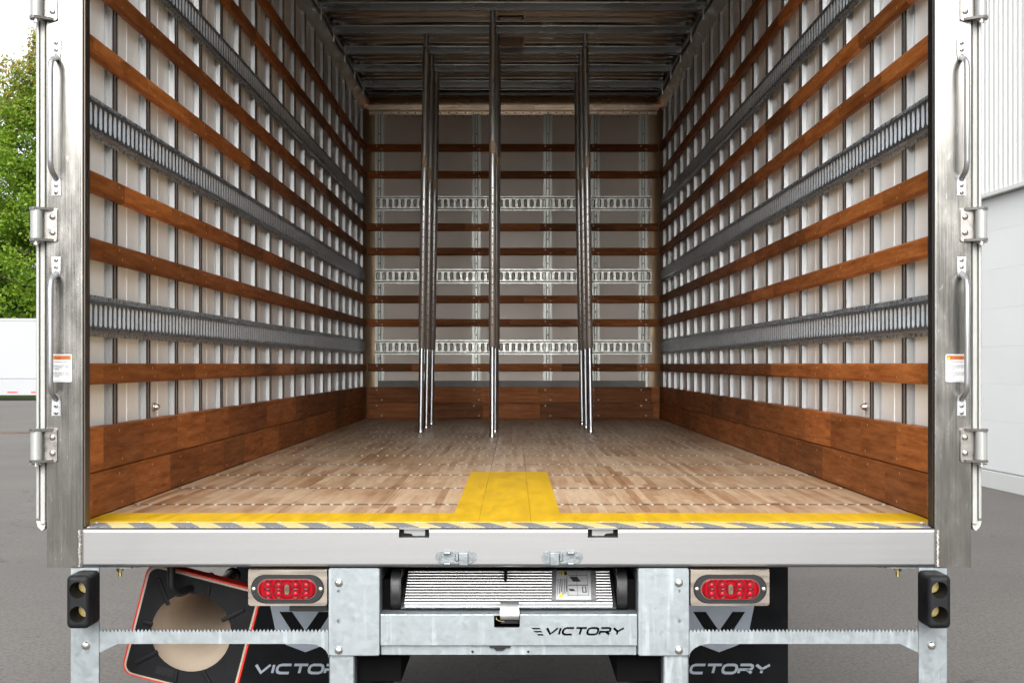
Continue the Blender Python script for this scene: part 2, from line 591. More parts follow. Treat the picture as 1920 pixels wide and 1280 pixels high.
def tag(o, label, cat, group=None, kind=None):
    if label:
        o['label'] = label
    if cat:
        o['category'] = cat
    if group:
        o['group'] = group
    if kind:
        o['kind'] = kind
    return o


def box(bm, x0, x1, y0, y1, z0, z1, bev=0.0, seg=1, mi=0):
    r = bmesh.ops.create_cube(bm, size=1.0)
    vs = r['verts']
    for v in vs:
        v.co = Vector(((x0 + x1) / 2 + v.co.x * (x1 - x0), (y0 + y1) / 2 + v.co.y * (y1 - y0), (z0 + z1) / 2 + v.co.z * (z1 - z0)))
    fs = list({f for v in vs for f in v.link_faces})
    for f in fs:
        f.material_index = mi
    if bev:
        es = list({e for v in vs for e in v.link_edges})
        rb = bmesh.ops.bevel(bm, geom=es, offset=bev, segments=seg, affect='EDGES', profile=0.5)
        for f in rb['faces']:
            f.material_index = mi
    return vs


def prism(bm, poly, axis, a, b, mi=0):
    """extrude a closed 2D polygon along an axis; poly in the other two axes (x,z) for y, (y,z) for x, (x,y) for z"""
    def p3(p, t):
        if axis == 'y':
            return (p[0], t, p[1])
        if axis == 'x':
            return (t, p[0], p[1])
        return (p[0], p[1], t)
    va = [bm.verts.new(p3(p, a)) for p in poly]
    vb = [bm.verts.new(p3(p, b)) for p in poly]
    n = len(poly)
    fs = [bm.faces.new(va), bm.faces.new(vb[::-1])]
    for i in range(n):
        fs.append(bm.faces.new((va[i], va[(i + 1) % n], vb[(i + 1) % n], vb[i])))
    for f in fs:
        f.material_index = mi
    return fs


def strip(bm, pts, axis, a, b, mi=0):
    """open 2D profile extruded along an axis"""
    def p3(p, t):
        return (p[0], t, p[1]) if axis == 'y' else ((t, p[0], p[1]) if axis == 'x' else (p[0], p[1], t))
    va = [bm.verts.new(p3(p, a)) for p in pts]
    vb = [bm.verts.new(p3(p, b)) for p in pts]
    for i in range(len(pts) - 1):
        bm.faces.new((va[i], va[i + 1], vb[i + 1], vb[i])).material_index = mi


def tube(bm, path, rad, n=12, caps=True, mi=0):
    path = [Vector(p) for p in path]
    rads = rad if isinstance(rad, (list, tuple)) else [rad] * len(path)
    rings = []
    up = None
    for i, p in enumerate(path):
        if i == 0:
            t = path[1] - p
        elif i == len(path) - 1:
            t = p - path[i - 1]
        else:
            t = (path[i + 1] - p).normalized() + (p - path[i - 1]).normalized()
        t.normalize()
        if up is None:
            up = Vector((0, 0, 1)) if abs(t.z) < 0.9 else Vector((1, 0, 0))
        s = t.cross(up).normalized()
        up = s.cross(t).normalized()
        rings.append([bm.verts.new(p + (s * math.cos(2 * math.pi * k / n) + up * math.sin(2 * math.pi * k / n)) * rads[i]) for k in range(n)])
    for a, b in zip(rings[:-1], rings[1:]):
        for k in range(n):
            bm.faces.new((a[k], a[(k + 1) % n], b[(k + 1) % n], b[k])).material_index = mi
    if caps:
        bm.faces.new(rings[0][::-1]).material_index = mi
        bm.faces.new(rings[-1]).material_index = mi


def cyl(bm, p0, p1, r, n=16, r1=None, mi=0):
    tube(bm, [p0, p1], [r, r if r1 is None else r1], n, True, mi)


def bolt(bm, x, y, z, r, n=14, d=-1, mi=0):
    """domed button head facing -Y (d=-1)"""
    prof = [(1.0, 0.0), (1.0, 0.25), (0.85, 0.5), (0.5, 0.68), (0.22, 0.72)]
    tube(bm, [(x, y + d * h * r, z) for _, h in prof], [r * k for k, _ in prof], n, True, mi)


def capsule(cx, cz, hw, hh, n=12):
    """stadium outline, half width hw, half height hh"""
    pts = []
    for s in (1, -1):
        for k in range(n + 1):
            a = -math.pi / 2 + math.pi * k / n
            pts.append((cx + s * (hw - hh) + s * math.cos(a) * hh, cz + s * math.sin(a) * hh))
    return pts


def rrect(x0, x1, z0, z1, r, n=4):
    pts = []
    for cx, cz, a0 in ((x1 - r, z1 - r, 0), (x0 + r, z1 - r, 90), (x0 + r, z0 + r, 180), (x1 - r, z0 + r, 270)):
        for k in range(n + 1):
            a = R(a0 + 90 * k / n)
            pts.append((cx + r * math.cos(a), cz + r * math.sin(a)))
    return pts


def cut(o, bm_cut):
    """real openings: cut a bmesh out of an object and keep the result as its mesh"""
    me = bpy.data.meshes.new('cutter')
    bmesh.ops.recalc_face_normals(bm_cut, faces=bm_cut.faces[:])
    bm_cut.to_mesh(me)
    bm_cut.free()
    c = bpy.data.objects.new('cutter', me)
    col.objects.link(c)
    c.parent = o.parent
    o.modifiers.clear()
    md = o.modifiers.new('cut', 'BOOLEAN')
    md.operation = 'DIFFERENCE'
    md.solver = 'EXACT'
    md.object = c
    md.use_self = True
    bpy.context.view_layer.update()
    dg = bpy.context.evaluated_depsgraph_get()
    new = bpy.data.meshes.new_from_object(o.evaluated_get(dg))
    o.modifiers.clear()
    weigh(o)
    o.data = new
    new.polygons.foreach_set('use_smooth', [True] * len(new.polygons))
    new.set_sharp_from_angle(angle=R(30))
    bpy.data.objects.remove(c)
    return o


# ------------------------------------------------------------------ lettering drawn as strokes
GLYPH = {
    'V': (1.34, [([(0.0, 1), (0.62, 0), (1.34, 1)], False)]),
    'I': (0.16, [([(0.06, 0), (0.06, 1)], False)]),
    'C': (1.22, [([(1.25, 1), (0.34, 1), (0.10, 0.88), (0.0, 0.66), (0.0, 0.34), (0.10, 0.12), (0.34, 0), (1.18, 0)], False)]),
    'T': (1.22, [([(0, 1), (1.3, 1)], False), ([(0.64, 0.9), (0.64, 0)], False)]),
    'O': (1.26, [([(0.32, 1), (0.96, 1), (1.18, 0.88), (1.26, 0.66), (1.26, 0.34), (1.18, 0.12), (0.96, 0), (0.32, 0), (0.09, 0.12), (0, 0.34), (0, 0.66), (0.09, 0.88)], True)]),
    'R': (1.22, [([(0, 0), (0, 0.42), (0.95, 0.42), (1.15, 0.52), (1.20, 0.68), (1.15, 0.88), (0.95, 1), (0, 1)], False), ([(0.72, 0.40), (1.22, 0)], False)]),
    'Y': (1.25, [([(0, 1), (0.62, 0.46), (1.25, 1)], False), ([(0.62, 0.5), (0.62, 0)], False)]),
}


def stroke_quads(pts, w, closed):
    pts = [Vector((p[0], p[1])) for p in pts]
    n = len(pts)
    L, Rr = [], []
    for i in range(n):
        a = pts[i - 1] if (i > 0 or closed) else None
        b = pts[(i + 1) % n] if (i < n - 1 or closed) else None
        d1 = (pts[i] - a).normalized() if a is not None else None
        d2 = (b - pts[i]).normalized() if b is not None else None
        if d1 is None:
            d1 = d2
        if d2 is None:
            d2 = d1
        t = d1 + d2
        t = t.normalized() if t.length > 1e-6 else d1
        nn = Vector((-t.y, t.x))
        k = w / 2 / max(0.35, nn.dot(Vector((-d1.y, d1.x))))
        L.append(pts[i] + nn * k)
        Rr.append(pts[i] - nn * k)
    return L, Rr, closed


def letters(bm, text, x0, z0, h, w_total, y0, y1, weight=0.2, shear=0.22, mi=0, gap=0.28):
    """extended slanted capitals between x0 and x0+w_total, as small solids from y0 to y1"""
    adv = sum(GLYPH[c][0] for c in text) + gap * (len(text) - 1)
    sx = w_total / (adv + weight)
    cx = weight / 2
    for ch in text:
        wd, strokes = GLYPH[ch]
        for pts, closed in strokes:
            pp = [((cx + p[0]) * sx, (p[1] * (1 - weight) + weight / 2) * h) for p in pts]
            L, Rr, cl = stroke_quads(pp, weight * h, closed)
            zlo, zhi = 0.0, h
            T = []
            for side in (L, Rr):
                T.append([(x0 + q.x + shear * min(max(q.y, zlo), zhi), z0 + min(max(q.y, zlo), zhi)) for q in side])
            va = [[bm.verts.new((q[0], y0, q[1])) for q in s] for s in T]
            vb = [[bm.verts.new((q[0], y1, q[1])) for q in s] for s in T]
            n = len(pts)
            m_ = n if cl else n - 1
            for i in range(m_):
                j = (i + 1) % n
                bm.faces.new((va[0][i], va[0][j], va[1][j], va[1][i]))
                bm.faces.new((vb[0][j], vb[0][i], vb[1][i], vb[1][j]))
                bm.faces.new((va[0][j], va[0][i], vb[0][i], vb[0][j]))
                bm.faces.new((va[1][i], va[1][j], vb[1][j], vb[1][i]))
            if not cl:
                for i in (0, n - 1):
                    bm.faces.new((va[0][i], va[1][i], vb[1][i], vb[0][i]))
        cx += wd + gap


def text_mesh(body, size, bold=0.0):
    cu = bpy.data.curves.new('lettering', 'FONT')
    cu.body = body
    cu.size = size
    cu.offset = bold
    cu.extrude = 0.0002
    cu.resolution_u = 2
    cu.space_line = 1.0
    o = bpy.data.objects.new('lettering', cu)
    col.objects.link(o)
    bpy.context.view_layer.update()
    dg = bpy.context.evaluated_depsgraph_get()
    me = bpy.data.meshes.new_from_object(o.evaluated_get(dg))
    bpy.data.objects.remove(o)
    return me


# ================================================================== THE GROUND
bm = bmesh.new()
n = 24
xs = np.linspace(-260, 260, n + 1)
ys = np.linspace(-220, 420, n + 1)
gv = [[bm.verts.new((x, y, 0)) for x in xs] for y in ys]
for i in range(n):
    for j in range(n):
        bm.faces.new((gv[i][j], gv[i][j + 1], gv[i + 1][j + 1], gv[i + 1][j]))
ground = finish(bm, 'asphalt_yard', 'asphalt', smooth=0)
tag(ground, 'grey weathered asphalt yard around the truck', None, kind='structure')

bm = bmesh.new()                                   # rising grass verge beyond the yard
prof = [(62.5, 0.004), (63.2, 0.12), (70, 0.25), (95, 1.2), (160, 3.0), (300, 4.0)]
strip(bm, prof, 'x', -200, 60)
verge = finish(bm, 'grass_verge', 'grass', smooth=60)
tag(verge, 'green grass verge behind the parked trailer', None, kind='structure')

# ================================================================== THE TRUCK BODY
truck = empty('box_truck', (0, 0, 0))
tag(truck, 'box truck with open rear doors showing its empty slatted wooden cargo bay', 'truck')

XW = 1.213          # inner face of slats and skirt boards
XP = 1.232          # face of the wall posts
XS = 1.252          # white wall sheet
YB = 7.92           # inner face of the slats on the bulkhead
ZTOP = zr(2.10)     # top of the wall posts
SLATS = [-0.028, 0.339, 0.533, 0.928, 1.128, 1.563, 1.785]
TRACKS = [0.142, 0.728, 1.330]
SLAT_H = 0.062

# ---- meshes shared by both side walls and the bulkhead (long axis = local Y, inner face = local +X)


def slat_mesh(L, h, t=0.0185, ch=0.006):
    bm = bmesh.new()
    prism(bm, [(-t, -h / 2), (-ch, -h / 2), (0, -h / 2 + ch * 1.5), (0, h / 2 - ch), (-ch, h / 2), (-t, h / 2)], 'y', 0, L)
    me = bpy.data.meshes.new('wood_slat')
    bmesh.ops.recalc_face_normals(bm, faces=bm.faces[:])
    bm.to_mesh(me)
    bm.free()
    return me


def track_mesh(L):
    """slotted steel cargo rail: flat flanges, raised centre with upright oblong slots"""
    P = 0.0508
    n = int(L / P)
    D = 0.013
    fz, tz = 0.061, 0.044
    hw, hh = 0.0105, 0.030
    bm = bmesh.new()
    L = n * P
    for s in (1, -1):
        strip(bm, [(0.0, s * fz), (0.0016, s * fz), (0.0016, s * (tz + 0.006)), (D, s * tz), (D + 0.001, s * (tz - 0.004))], 'y', 0, L, 0)
        for f in list(bm.faces)[-4:-2]:
            f.material_index = 1
    zf = tz - 0.004
    X = D + 0.001
    oct_ = [(hw, hh - 0.008), (hw * 0.5, hh), (-hw * 0.5, hh), (-hw, hh - 0.008), (-hw, -hh + 0.008), (-hw * 0.5, -hh), (hw * 0.5, -hh), (hw, -hh + 0.008)]
    rim = [(y * 1.45, z * 1.10) for y, z in oct_]
    for i in range(n):
        c = (i + 0.5) * P
        ya, yb = i * P, (i + 1) * P
        corner = [(yb, rim[0][1]), (yb, zf), (ya, zf), (ya, rim[3][1]), (ya, rim[4][1]), (ya, -zf), (yb, -zf), (yb, rim[7][1])]
        vo = [bm.verts.new((X, y, z)) for y, z in corner]
        vr = [bm.verts.new((X, c + y, z)) for y, z in rim]
        vi = [bm.verts.new((X - 0.0045, c + y, z)) for y, z in oct_]
        vd = [bm.verts.new((X - 0.0125, c + y * 0.92, z * 0.98)) for y, z in oct_]
        for k in range(8):
            j = (k + 1) % 8
            bm.faces.new((vo[k], vo[j], vr[j], vr[k]))
            bm.faces.new((vr[k], vr[j], vi[j], vi[k])).material_index = 2
            bm.faces.new((vi[k], vi[j], vd[j], vd[k])).material_index = 2
    me = bpy.data.meshes.new('cargo_track')
    bmesh.ops.recalc_face_normals(bm, faces=bm.faces[:])
    bm.to_mesh(me)
    bm.free()
    return me


def post_mesh(H, w=0.066, p=0.020, lip=0.016, wide=False):
    """hat section wall post: side lips on the sheet, face with two grooves; local Z up, face towards +X, wide in Y"""
    g = 0.0045
    pts = [(-w / 2 - lip, 0), (-w / 2 - lip, 0.002), (-w / 2, 0.002), (-w / 2 + 0.001, p),
           (-0.014, p), (-0.013, p - g), (-0.009, p - g), (-0.008, p), (0.008, p), (0.009, p - g), (0.013, p - g), (0.014, p),
           (w / 2 - 0.001, p), (w / 2, 0.002), (w / 2 + lip, 0.002), (w / 2 + lip, 0)]
    if wide:                      # broad channels coloured dark for shade and reflection, either side of a pale centre web
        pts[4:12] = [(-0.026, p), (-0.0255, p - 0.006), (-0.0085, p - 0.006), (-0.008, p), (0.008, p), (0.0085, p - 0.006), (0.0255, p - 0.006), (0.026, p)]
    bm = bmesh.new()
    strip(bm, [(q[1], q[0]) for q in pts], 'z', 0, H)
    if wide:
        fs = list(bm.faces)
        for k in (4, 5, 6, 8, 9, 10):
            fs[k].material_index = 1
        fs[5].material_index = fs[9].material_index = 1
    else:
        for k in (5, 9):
            list(bm.faces)[k].material_index = 1  # groove floors coloured dark in place of their shade
    me = bpy.data.meshes.new('wall_post')
    bmesh.ops.recalc_face_normals(bm, faces=bm.faces[:])
    bm.to_mesh(me)
    bm.free()
    return me


def panel_mesh(W, H, bead=True):
    """white sheet with a fine upright lap joint; local Y width, Z height, face +X"""
    bm = bmesh.new()
    e = W * 0.52
    pts = [(-0.006, 0), (0, 0.0)] + ([(0, e - 0.008), (0.0022, e - 0.005), (0.0022, e + 0.005), (0, e + 0.008)] if bead else []) + [(0, W), (-0.006, W)]
    strip(bm, pts, 'z', 0, H)
    me = bpy.data.meshes.new('wall_panel')
    bmesh.ops.recalc_face_normals(bm, faces=bm.faces[:])
    bm.to_mesh(me)
    bm.free()
    return me


PITCH = 0.4062
POST0 = 0.548                    # first post behind the rear frame
WALL_L = YB + 0.03
me_slat = slat_mesh(WALL_L - 0.05, SLAT_H)
me_skirt = slat_mesh(WALL_L - 0.05, 0.1305, 0.034, 0.003)
me_track = track_mesh(WALL_L - 0.06)
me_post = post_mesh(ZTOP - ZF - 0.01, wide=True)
me_panel = panel_mesh(PITCH - 0.003, ZTOP - ZF)
shared = {}


def put(me, name, mats, parent, loc, rot):
    if me.name not in shared:
        shared[me.name] = True
        return link(me, name, mats, parent, 30, loc, rot)
    o = bpy.data.objects.new(name, me)
    col.objects.link(o)
    o.location = loc
    o.rotation_euler = rot
    o.parent = parent
    return o


for side in (-1, 1):
    bm = bmesh.new()
    box(bm, min(side * 1.2585, side * 1.266), max(side * 1.2585, side * 1.266), 0.03, YB + 0.08, ZF - 0.05, zr(2.30))
    wall = finish(bm, 'side_wall', 'skin', truck, 0)
    rot = (0, 0, 0) if side < 0 else (0, 0, math.pi)

    def at(x, y, z, L=0.0):
        # local +X looks into the bay; on the right wall the piece is turned round
        return (side * x, y if side < 0 else y + L, z)
    k = 0
    y = POST0 - PITCH
    while y < YB - 0.05:
        L = PITCH - 0.003
        put(me_panel, 'wall_panel', 'white_sheet', wall, at(XS, y + 0.0015, ZF, L), rot)
        put(me_post, 'wall_post', ['post_aluminium', 'groove_shade'], wall, at(XS - 0.0005, y + PITCH, ZF + 0.005), rot)
        y += PITCH
    for z in SLATS:
        put(me_slat, 'wood_slat', 'slat_wood', wall, at(XW, 0.06 + random.uniform(-0.004, 0.004), zr(z) + random.uniform(-0.002, 0.002), WALL_L - 0.05), rot)
    for z in (-0.385, -0.2515):
        put(me_skirt, 'skirt_board', 'skirt_wood', wall, at(XW, 0.06, zr(z), WALL_L - 0.05), rot)
    for z in TRACKS:
        put(me_track, 'cargo_track', ['track_zinc', 'track_flange', 'track_lip'], wall, at(XP - 0.0005, 0.065, zr(z), int((WALL_L - 0.06) / 0.0508) * 0.0508), rot)
    # countersunk pins in the boards, one pair at every post
    bm = bmesh.new()
    y = POST0
    while y < YB - 0.1:
        for z in SLATS:
            for dy, dz in ((-0.016, 0.014), (0.016, -0.014)):
                cyl(bm, (side * (XW + 0.002), y + dy, zr(z) + dz), (side * (XW - 0.0007), y + dy, zr(z) + dz), 0.0042, 8)
        for z in (-0.385, -0.2515):
            for dy, dz in ((-0.016, 0.045), (0.016, -0.045)):
                cyl(bm, (side * (XW + 0.002), y + dy, zr(z) + dz), (side * (XW - 0.0007), y + dy, zr(z) + dz), 0.0042, 8)
        y += PITCH
    pins = finish(bm, 'board_pins', 'pin_gold', wall)
    pins['kind'] = 'stuff'
    # acorn nut on the white sheet
    bm = bmesh.new()
    nx, ny, nz = side * XS, 1.09, zr(-0.150)
    tube(bm, [(nx, ny, nz), (nx - side * 0.008, ny, nz)], 0.017, 6)
    tube(bm, [(nx - side * 0.008, ny, nz), (nx - side * 0.016, ny, nz), (nx - side * 0.024, ny, nz), (nx - side * 0.027, ny, nz)], [0.012, 0.0115, 0.007, 0.002], 10)
    finish(bm, 'acorn_nut', 'bolt_steel', wall)
    # top rail with a slanted lower leg
    bm = bmesh.new()
    prism(bm, [(side * 1.256, ZTOP - 0.02), (side * 1.238, ZTOP - 0.02), (side * 1.190, ZTOP + 0.055), (side * 1.190, zr(2.215)), (side * 1.256, zr(2.215))], 'y', 0.05, YB)
    finish(bm, 'top_rail', 'mill_aluminium', wall)
    # loom of black cable clipped along the top rail
    bm = bmesh.new()
    path = []
    y = 0.3
    while y < YB - 0.15:
        path.append((side * (1.182 + 0.004 * math.sin(y * 7)), y, zr(2.163 + 0.006 * math.sin(y * 5.1))))
        y += 0.1
    tube(bm, path, 0.009, 8)
    finish(bm, 'cable_loom', 'cable', wall)

# ---- bulkhead at the far end
bm = bmesh.new()
box(bm, -1.26, 1.26, YB + 0.075, YB + 0.083, ZF - 0.05, zr(2.30))
bulk = finish(bm, 'bulkhead', 'skin', truck, 0)
ZBT = zr(2.062)
bposts = [-1.105, -0.703, -0.303, 0.287, 0.683, 1.078]
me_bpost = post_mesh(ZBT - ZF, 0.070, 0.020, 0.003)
rotb = (0, 0, -math.pi / 2)          # local +X -> world -Y, local Y -> world +X
edges = [-1.213] + [(a + b) / 2 for a, b in zip(bposts[1:-1], bposts[2:])][:0] + [-1.105, -0.303, 0.287, 1.078, 1.213]
for a, b in zip(edges[:-1], edges[1:]):
    me = panel_mesh(b - a - 0.003, ZBT - ZF, False)
    put(me, 'wall_panel', 'bulkhead_sheet', bulk, (a + 0.0015, YB + 0.039, ZF), rotb)
for x in bposts:
    put(me_bpost, 'wall_post', ['matte_aluminium', 'groove_shade'], bulk, (x, YB + 0.039, ZF + 0.002), rotb)
me_bslat = slat_mesh(2.40, SLAT_H)
me_bskirt = slat_mesh(2.418, 0.1285, 0.019, 0.003)
me_btrack = track_mesh(2.30)
for z in SLATS:
    put(me_bslat, 'wood_slat', 'slat_wood', bulk, (-1.20, YB, zr(z) + random.uniform(-0.002, 0.002)), rotb)
for z in (-0.385, -0.2545):
    put(me_bskirt, 'skirt_board', 'skirt_wood', bulk, (-1.209, YB, zr(z)), rotb)
for z in TRACKS:
    put(me_btrack, 'cargo_track', ['rail_bright', 'rail_bright', 'rail_slot'], bulk, (-1.14, YB + 0.0185, zr(z) - 0.004), rotb)
bm = bmesh.new()
for x in bposts:
    for z in SLATS:
        for dx, dz in ((-0.020, 0.012), (0.022, -0.015)):
            bolt(bm, x + dx, YB + 0.0005, zr(z) + dz, 0.0078, 8)
    for z in (-0.385, -0.2545):
        for dx, dz in ((-0.020, 0.040), (0.022, -0.042)):
            bolt(bm, x + dx, YB + 0.0005, zr(z) + dz, 0.0085, 8)
    for z in (0.045, 0.24, 0.43, 0.63, 0.83, 1.03, 1.22, 1.45, 1.68, 1.9):
        bolt(bm, x, YB + 0.0185, zr(z), 0.006, 8, mi=1)
sc_ = finish(bm, 'screw_heads', ['screw_zinc', 'label_ink'], bulk)
sc_['kind'] = 'stuff'
bm = bmesh.new()
for i in range(33):
    bolt(bm, -1.10 + i * 0.0685, YB + 0.037, ZBT - 0.012, 0.0055, 8, mi=1)
    bolt(bm, -1.08 + i * 0.0685, YB + 0.020, ZBT + 0.013, 0.0055, 8, mi=1)
rv = finish(bm, 'rivet_row', ['bolt_steel', 'label_ink'], bulk)
rv['kind'] = 'stuff'
bm = bmesh.new()
box(bm, -1.115, 1.095, YB + 0.004, YB + 0.012, zr(-0.192), zr(-0.138), 0.002)
finish(bm, 'scuff_strip', 'scuff_grey', bulk)
bm = bmesh.new()                                   # coved sheet between bulkhead and roof
cpts = [(YB + 0.024, ZBT - 0.003), (YB + 0.022, ZBT + 0.028)]
for k in range(9):
    a = R(90 * k / 8)
    cpts.append((YB - 0.105 + 0.125 * math.cos(a), ZBT + 0.03 + 0.125 * math.sin(a)))
strip(bm, cpts, 'x', -1.21, 1.21)
finish(bm, 'cove', 'cove_metal', bulk, 50, recalc=False)
for s in (-1, 1):                                  # rounded corner sheets
    bm = bmesh.new()
    pts = []
    for k in range(9):
        a = R(90 * k / 8)
        pts.append((s * (1.138 + 0.10 * math.sin(a)), YB - 0.062 + 0.10 * math.cos(a)))
    strip(bm, pts, 'z', ZF, zr(2.10))
    finish(bm, 'corner_sheet', 'corner_tan', bulk, 50)
    bm = bmesh.new()
    cyl(bm, (s * 1.196, YB - 0.06, zr(2.118)), (s * 1.196, YB - 0.075, zr(2.118)), 0.007, 10)
    finish(bm, 'indicator_lamp', 'red_glow', bulk)

# ---- roof with hat shaped bows
bm = bmesh.new()
rp = []
for k in range(13):
    x = -1.255 + 2.51 * k / 12
    rp.append((x, zr(2.262 - 0.028 * (x / 1.25) ** 2)))
strip(bm, rp, 'y', 0.02, YB + 0.08)
roof = finish(bm, 'roof', 'roof_metal', truck, 60)
bm = bmesh.new()
bp = [(-0.042, 0.048), (-0.024, 0.046), (-0.022, 0.002), (-0.018, 0), (0.018, 0), (0.022, 0.002), (0.024, 0.046), (0.042, 0.048)]
strip(bm, bp, 'x', -1.186, 1.186)
me_bow = bpy.data.meshes.new('roof_bow')
bmesh.ops.recalc_face_normals(bm, faces=bm.faces[:])
bm.to_mesh(me_bow)
bm.free()
bm = bmesh.new()                                   # T bracket at the end of a bow
box(bm, -0.03, 0.03, -0.004, 0.0, 0.036, 0.044)
box(bm, -0.004, 0.004, -0.008, -0.004, -0.035, 0.036)
box(bm, -0.004, 0.004, -0.008, -0.001, 0.036, 0.060)
me_br = bpy.data.meshes.new('bow_bracket')
bm.to_mesh(me_br)
bm.free()
BOWS = [0.014 + 0.612 * k for k in range(1, 13)]
for y in BOWS:
    put(me_bow, 'roof_bow', 'bow_metal', roof, (0, y, zr(2.170)), (0, 0, 0))
    for s in (-1, 1):
        put(me_br, 'bow_bracket', 'mill_aluminium', roof, (s * 1.172, y - 0.03, zr(2.145)), (0, 0, 0))
bm = bmesh.new()                                   # added ribs standing in for mirror streaks in the roof sheet between the bows
strip(bm, [(-0.030, 0.016), (-0.016, 0.002), (0.016, 0.0), (0.030, 0.016)], 'x', -1.18, 1.18)
me_rib2 = bpy.data.meshes.new('streak_rib')
bmesh.ops.recalc_face_normals(bm, faces=bm.faces[:])
bm.to_mesh(me_rib2)
bm.free()
for y in BOWS:
    for dy in (0.17, 0.31, 0.45):
        if y + dy < YB - 0.2:
            put(me_rib2, 'streak_rib', 'roof_metal', roof, (0, y + dy, zr(2.215)), (0, 0, 0))
bm = bmesh.new()                                   # plain stiffener next to the cove
box(bm, -1.186, 1.186, YB - 0.17, YB - 0.125, zr(2.185), zr(2.215), 0.004)
finish(bm, 'roof_bow', 'bow_metal', roof)
for y, m_, zz in ((5.25, 'black_plastic', 2.21), (5.86, 'dome_lens', 2.165)):
    bm = bmesh.new()
    prism(bm, rrect(-0.083, 0.083, -0.045, 0.045, 0.02), 'z', zr(zz), zr(2.258))
    dl = finish(bm, 'dome_light', m_, roof, 30, loc=(-0.011, y, 0))
    bm = bmesh.new()
    box(bm, -0.07, 0.07, -0.034, 0.034, zr(zz) - 0.008, zr(zz) - 0.0005, 0.006)
    finish(bm, 'lens', 'dome_lens', dl)

# ---- floor: bed, boards one by one, screws, yellow marking
bm = bmesh.new()
box(bm, -1.255, 1.255, 0.02, YB + 0.07, ZF - 0.09, ZF - 0.032)
fl = finish(bm, 'cargo_floor', 'black_paint', truck, 0)
seams = [-1.2125, -1.0, -0.70, -0.40, -0.087, 0.062, 0.361, 0.66, 0.96, 1.2125]
for a, b in zip(seams[:-1], seams[1:]):
    bm = bmesh.new()
    box(bm, a + 0.0007, b - 0.0007, 0.142, YB + 0.01, ZF - 0.030, ZF, 0.0006)
    finish(bm, 'floor_board', 'floor_wood', fl, 0)
bm = bmesh.new()
k = 0
while 0.668 + 0.612 * k < YB:
    y = 0.668 + 0.612 * k
    x = -1.19
    while x < 1.2:
        if random.random() < 0.965:
            xx = x + random.uniform(-0.003, 0.003)
            prism(bm, [(xx + 0.0068 * math.cos(k_ * 0.7854), y + 0.015 * math.sin(k_ * 0.7854)) for k_ in range(8)], 'z', ZF - 0.002, ZF + 0.0015)
        x += 0.0412
    k += 1
for i in range(19):
    bolt_x = -1.17 + i * 0.13
    tube(bm, [(bolt_x, 0.137, ZF - 0.001), (bolt_x, 0.137, ZF + 0.003)], [0.007, 0.004], 8)
fs_ = finish(bm, 'floor_screws', 'screw_zinc', fl)
fs_['kind'] = 'stuff'
bm = bmesh.new()
for a, b in zip(seams[:-1], seams[1:]):
    box(bm, max(a, -1.209) + 0.0004, min(b, 1.209) - 0.0004, 0.150, 0.385, ZF + 0.0002, ZF + 0.0022)
for a, b in ((-0.166, -0.087), (-0.087, 0.062), (0.062, 0.152)):
    box(bm, a + 0.0004, b - 0.0004, 0.3852, 2.03, ZF + 0.0002, ZF + 0.0022)
finish(bm, 'yellow_marking', 'yellow_paint', fl, 0)

# ================================================================== REAR FRAME
ZS0, ZS1 = zr(-0.557), ZF            # sill bottom and top
bm = bmesh.new()
box(bm, -1.1735, 1.1735, -0.0025, 0.139, ZS0, ZS1, 0.011, 4)
sill = finish(bm, 'rear_sill', 'sill_steel', truck, 30)
bm = bmesh.new()
for a, b in ((-0.301, -0.218), (0.216, 0.299)):
    box(bm, a, b, -0.05, 0.06, zr(-0.475), zr(-0.4535))
    box(bm, a, b, -0.05, 0.009, zr(-0.460), ZF + 0.05)
cut(sill, bm)
bm = bmesh.new()
box(bm, -1.160, 1.160, 0.014, 0.128, ZF + 0.0004, ZF + 0.0020)
finish(bm, 'anti_slip_tape', 'hazard_tape', sill, 0)
for a, b in ((-0.301, -0.218), (0.216, 0.299)):
    bm = bmesh.new()
    sgn = 1 if a < 0 else -1
    mid = (a + b) / 2
    pts = [(mid - sgn * 0.030, zr(-0.4545)), (mid + sgn * 0.028, zr(-0.4545)), (mid + sgn * 0.028, zr(-0.474)), (mid - sgn * 0.004, zr(-0.474)), (mid - sgn * 0.010, zr(-0.468)), (mid - sgn * 0.030, zr(-0.466))]
    prism(bm, pts, 'y', 0.030, 0.036)
    finish(bm, 'catch_plate', 'sill_steel', sill)
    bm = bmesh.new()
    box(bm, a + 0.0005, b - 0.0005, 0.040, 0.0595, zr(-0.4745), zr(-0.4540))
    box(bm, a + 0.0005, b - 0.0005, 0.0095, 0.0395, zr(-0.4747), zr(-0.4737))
    finish(bm, 'notch_shade', 'dark_void', sill)  # black boxes added to give the notch its dark shade


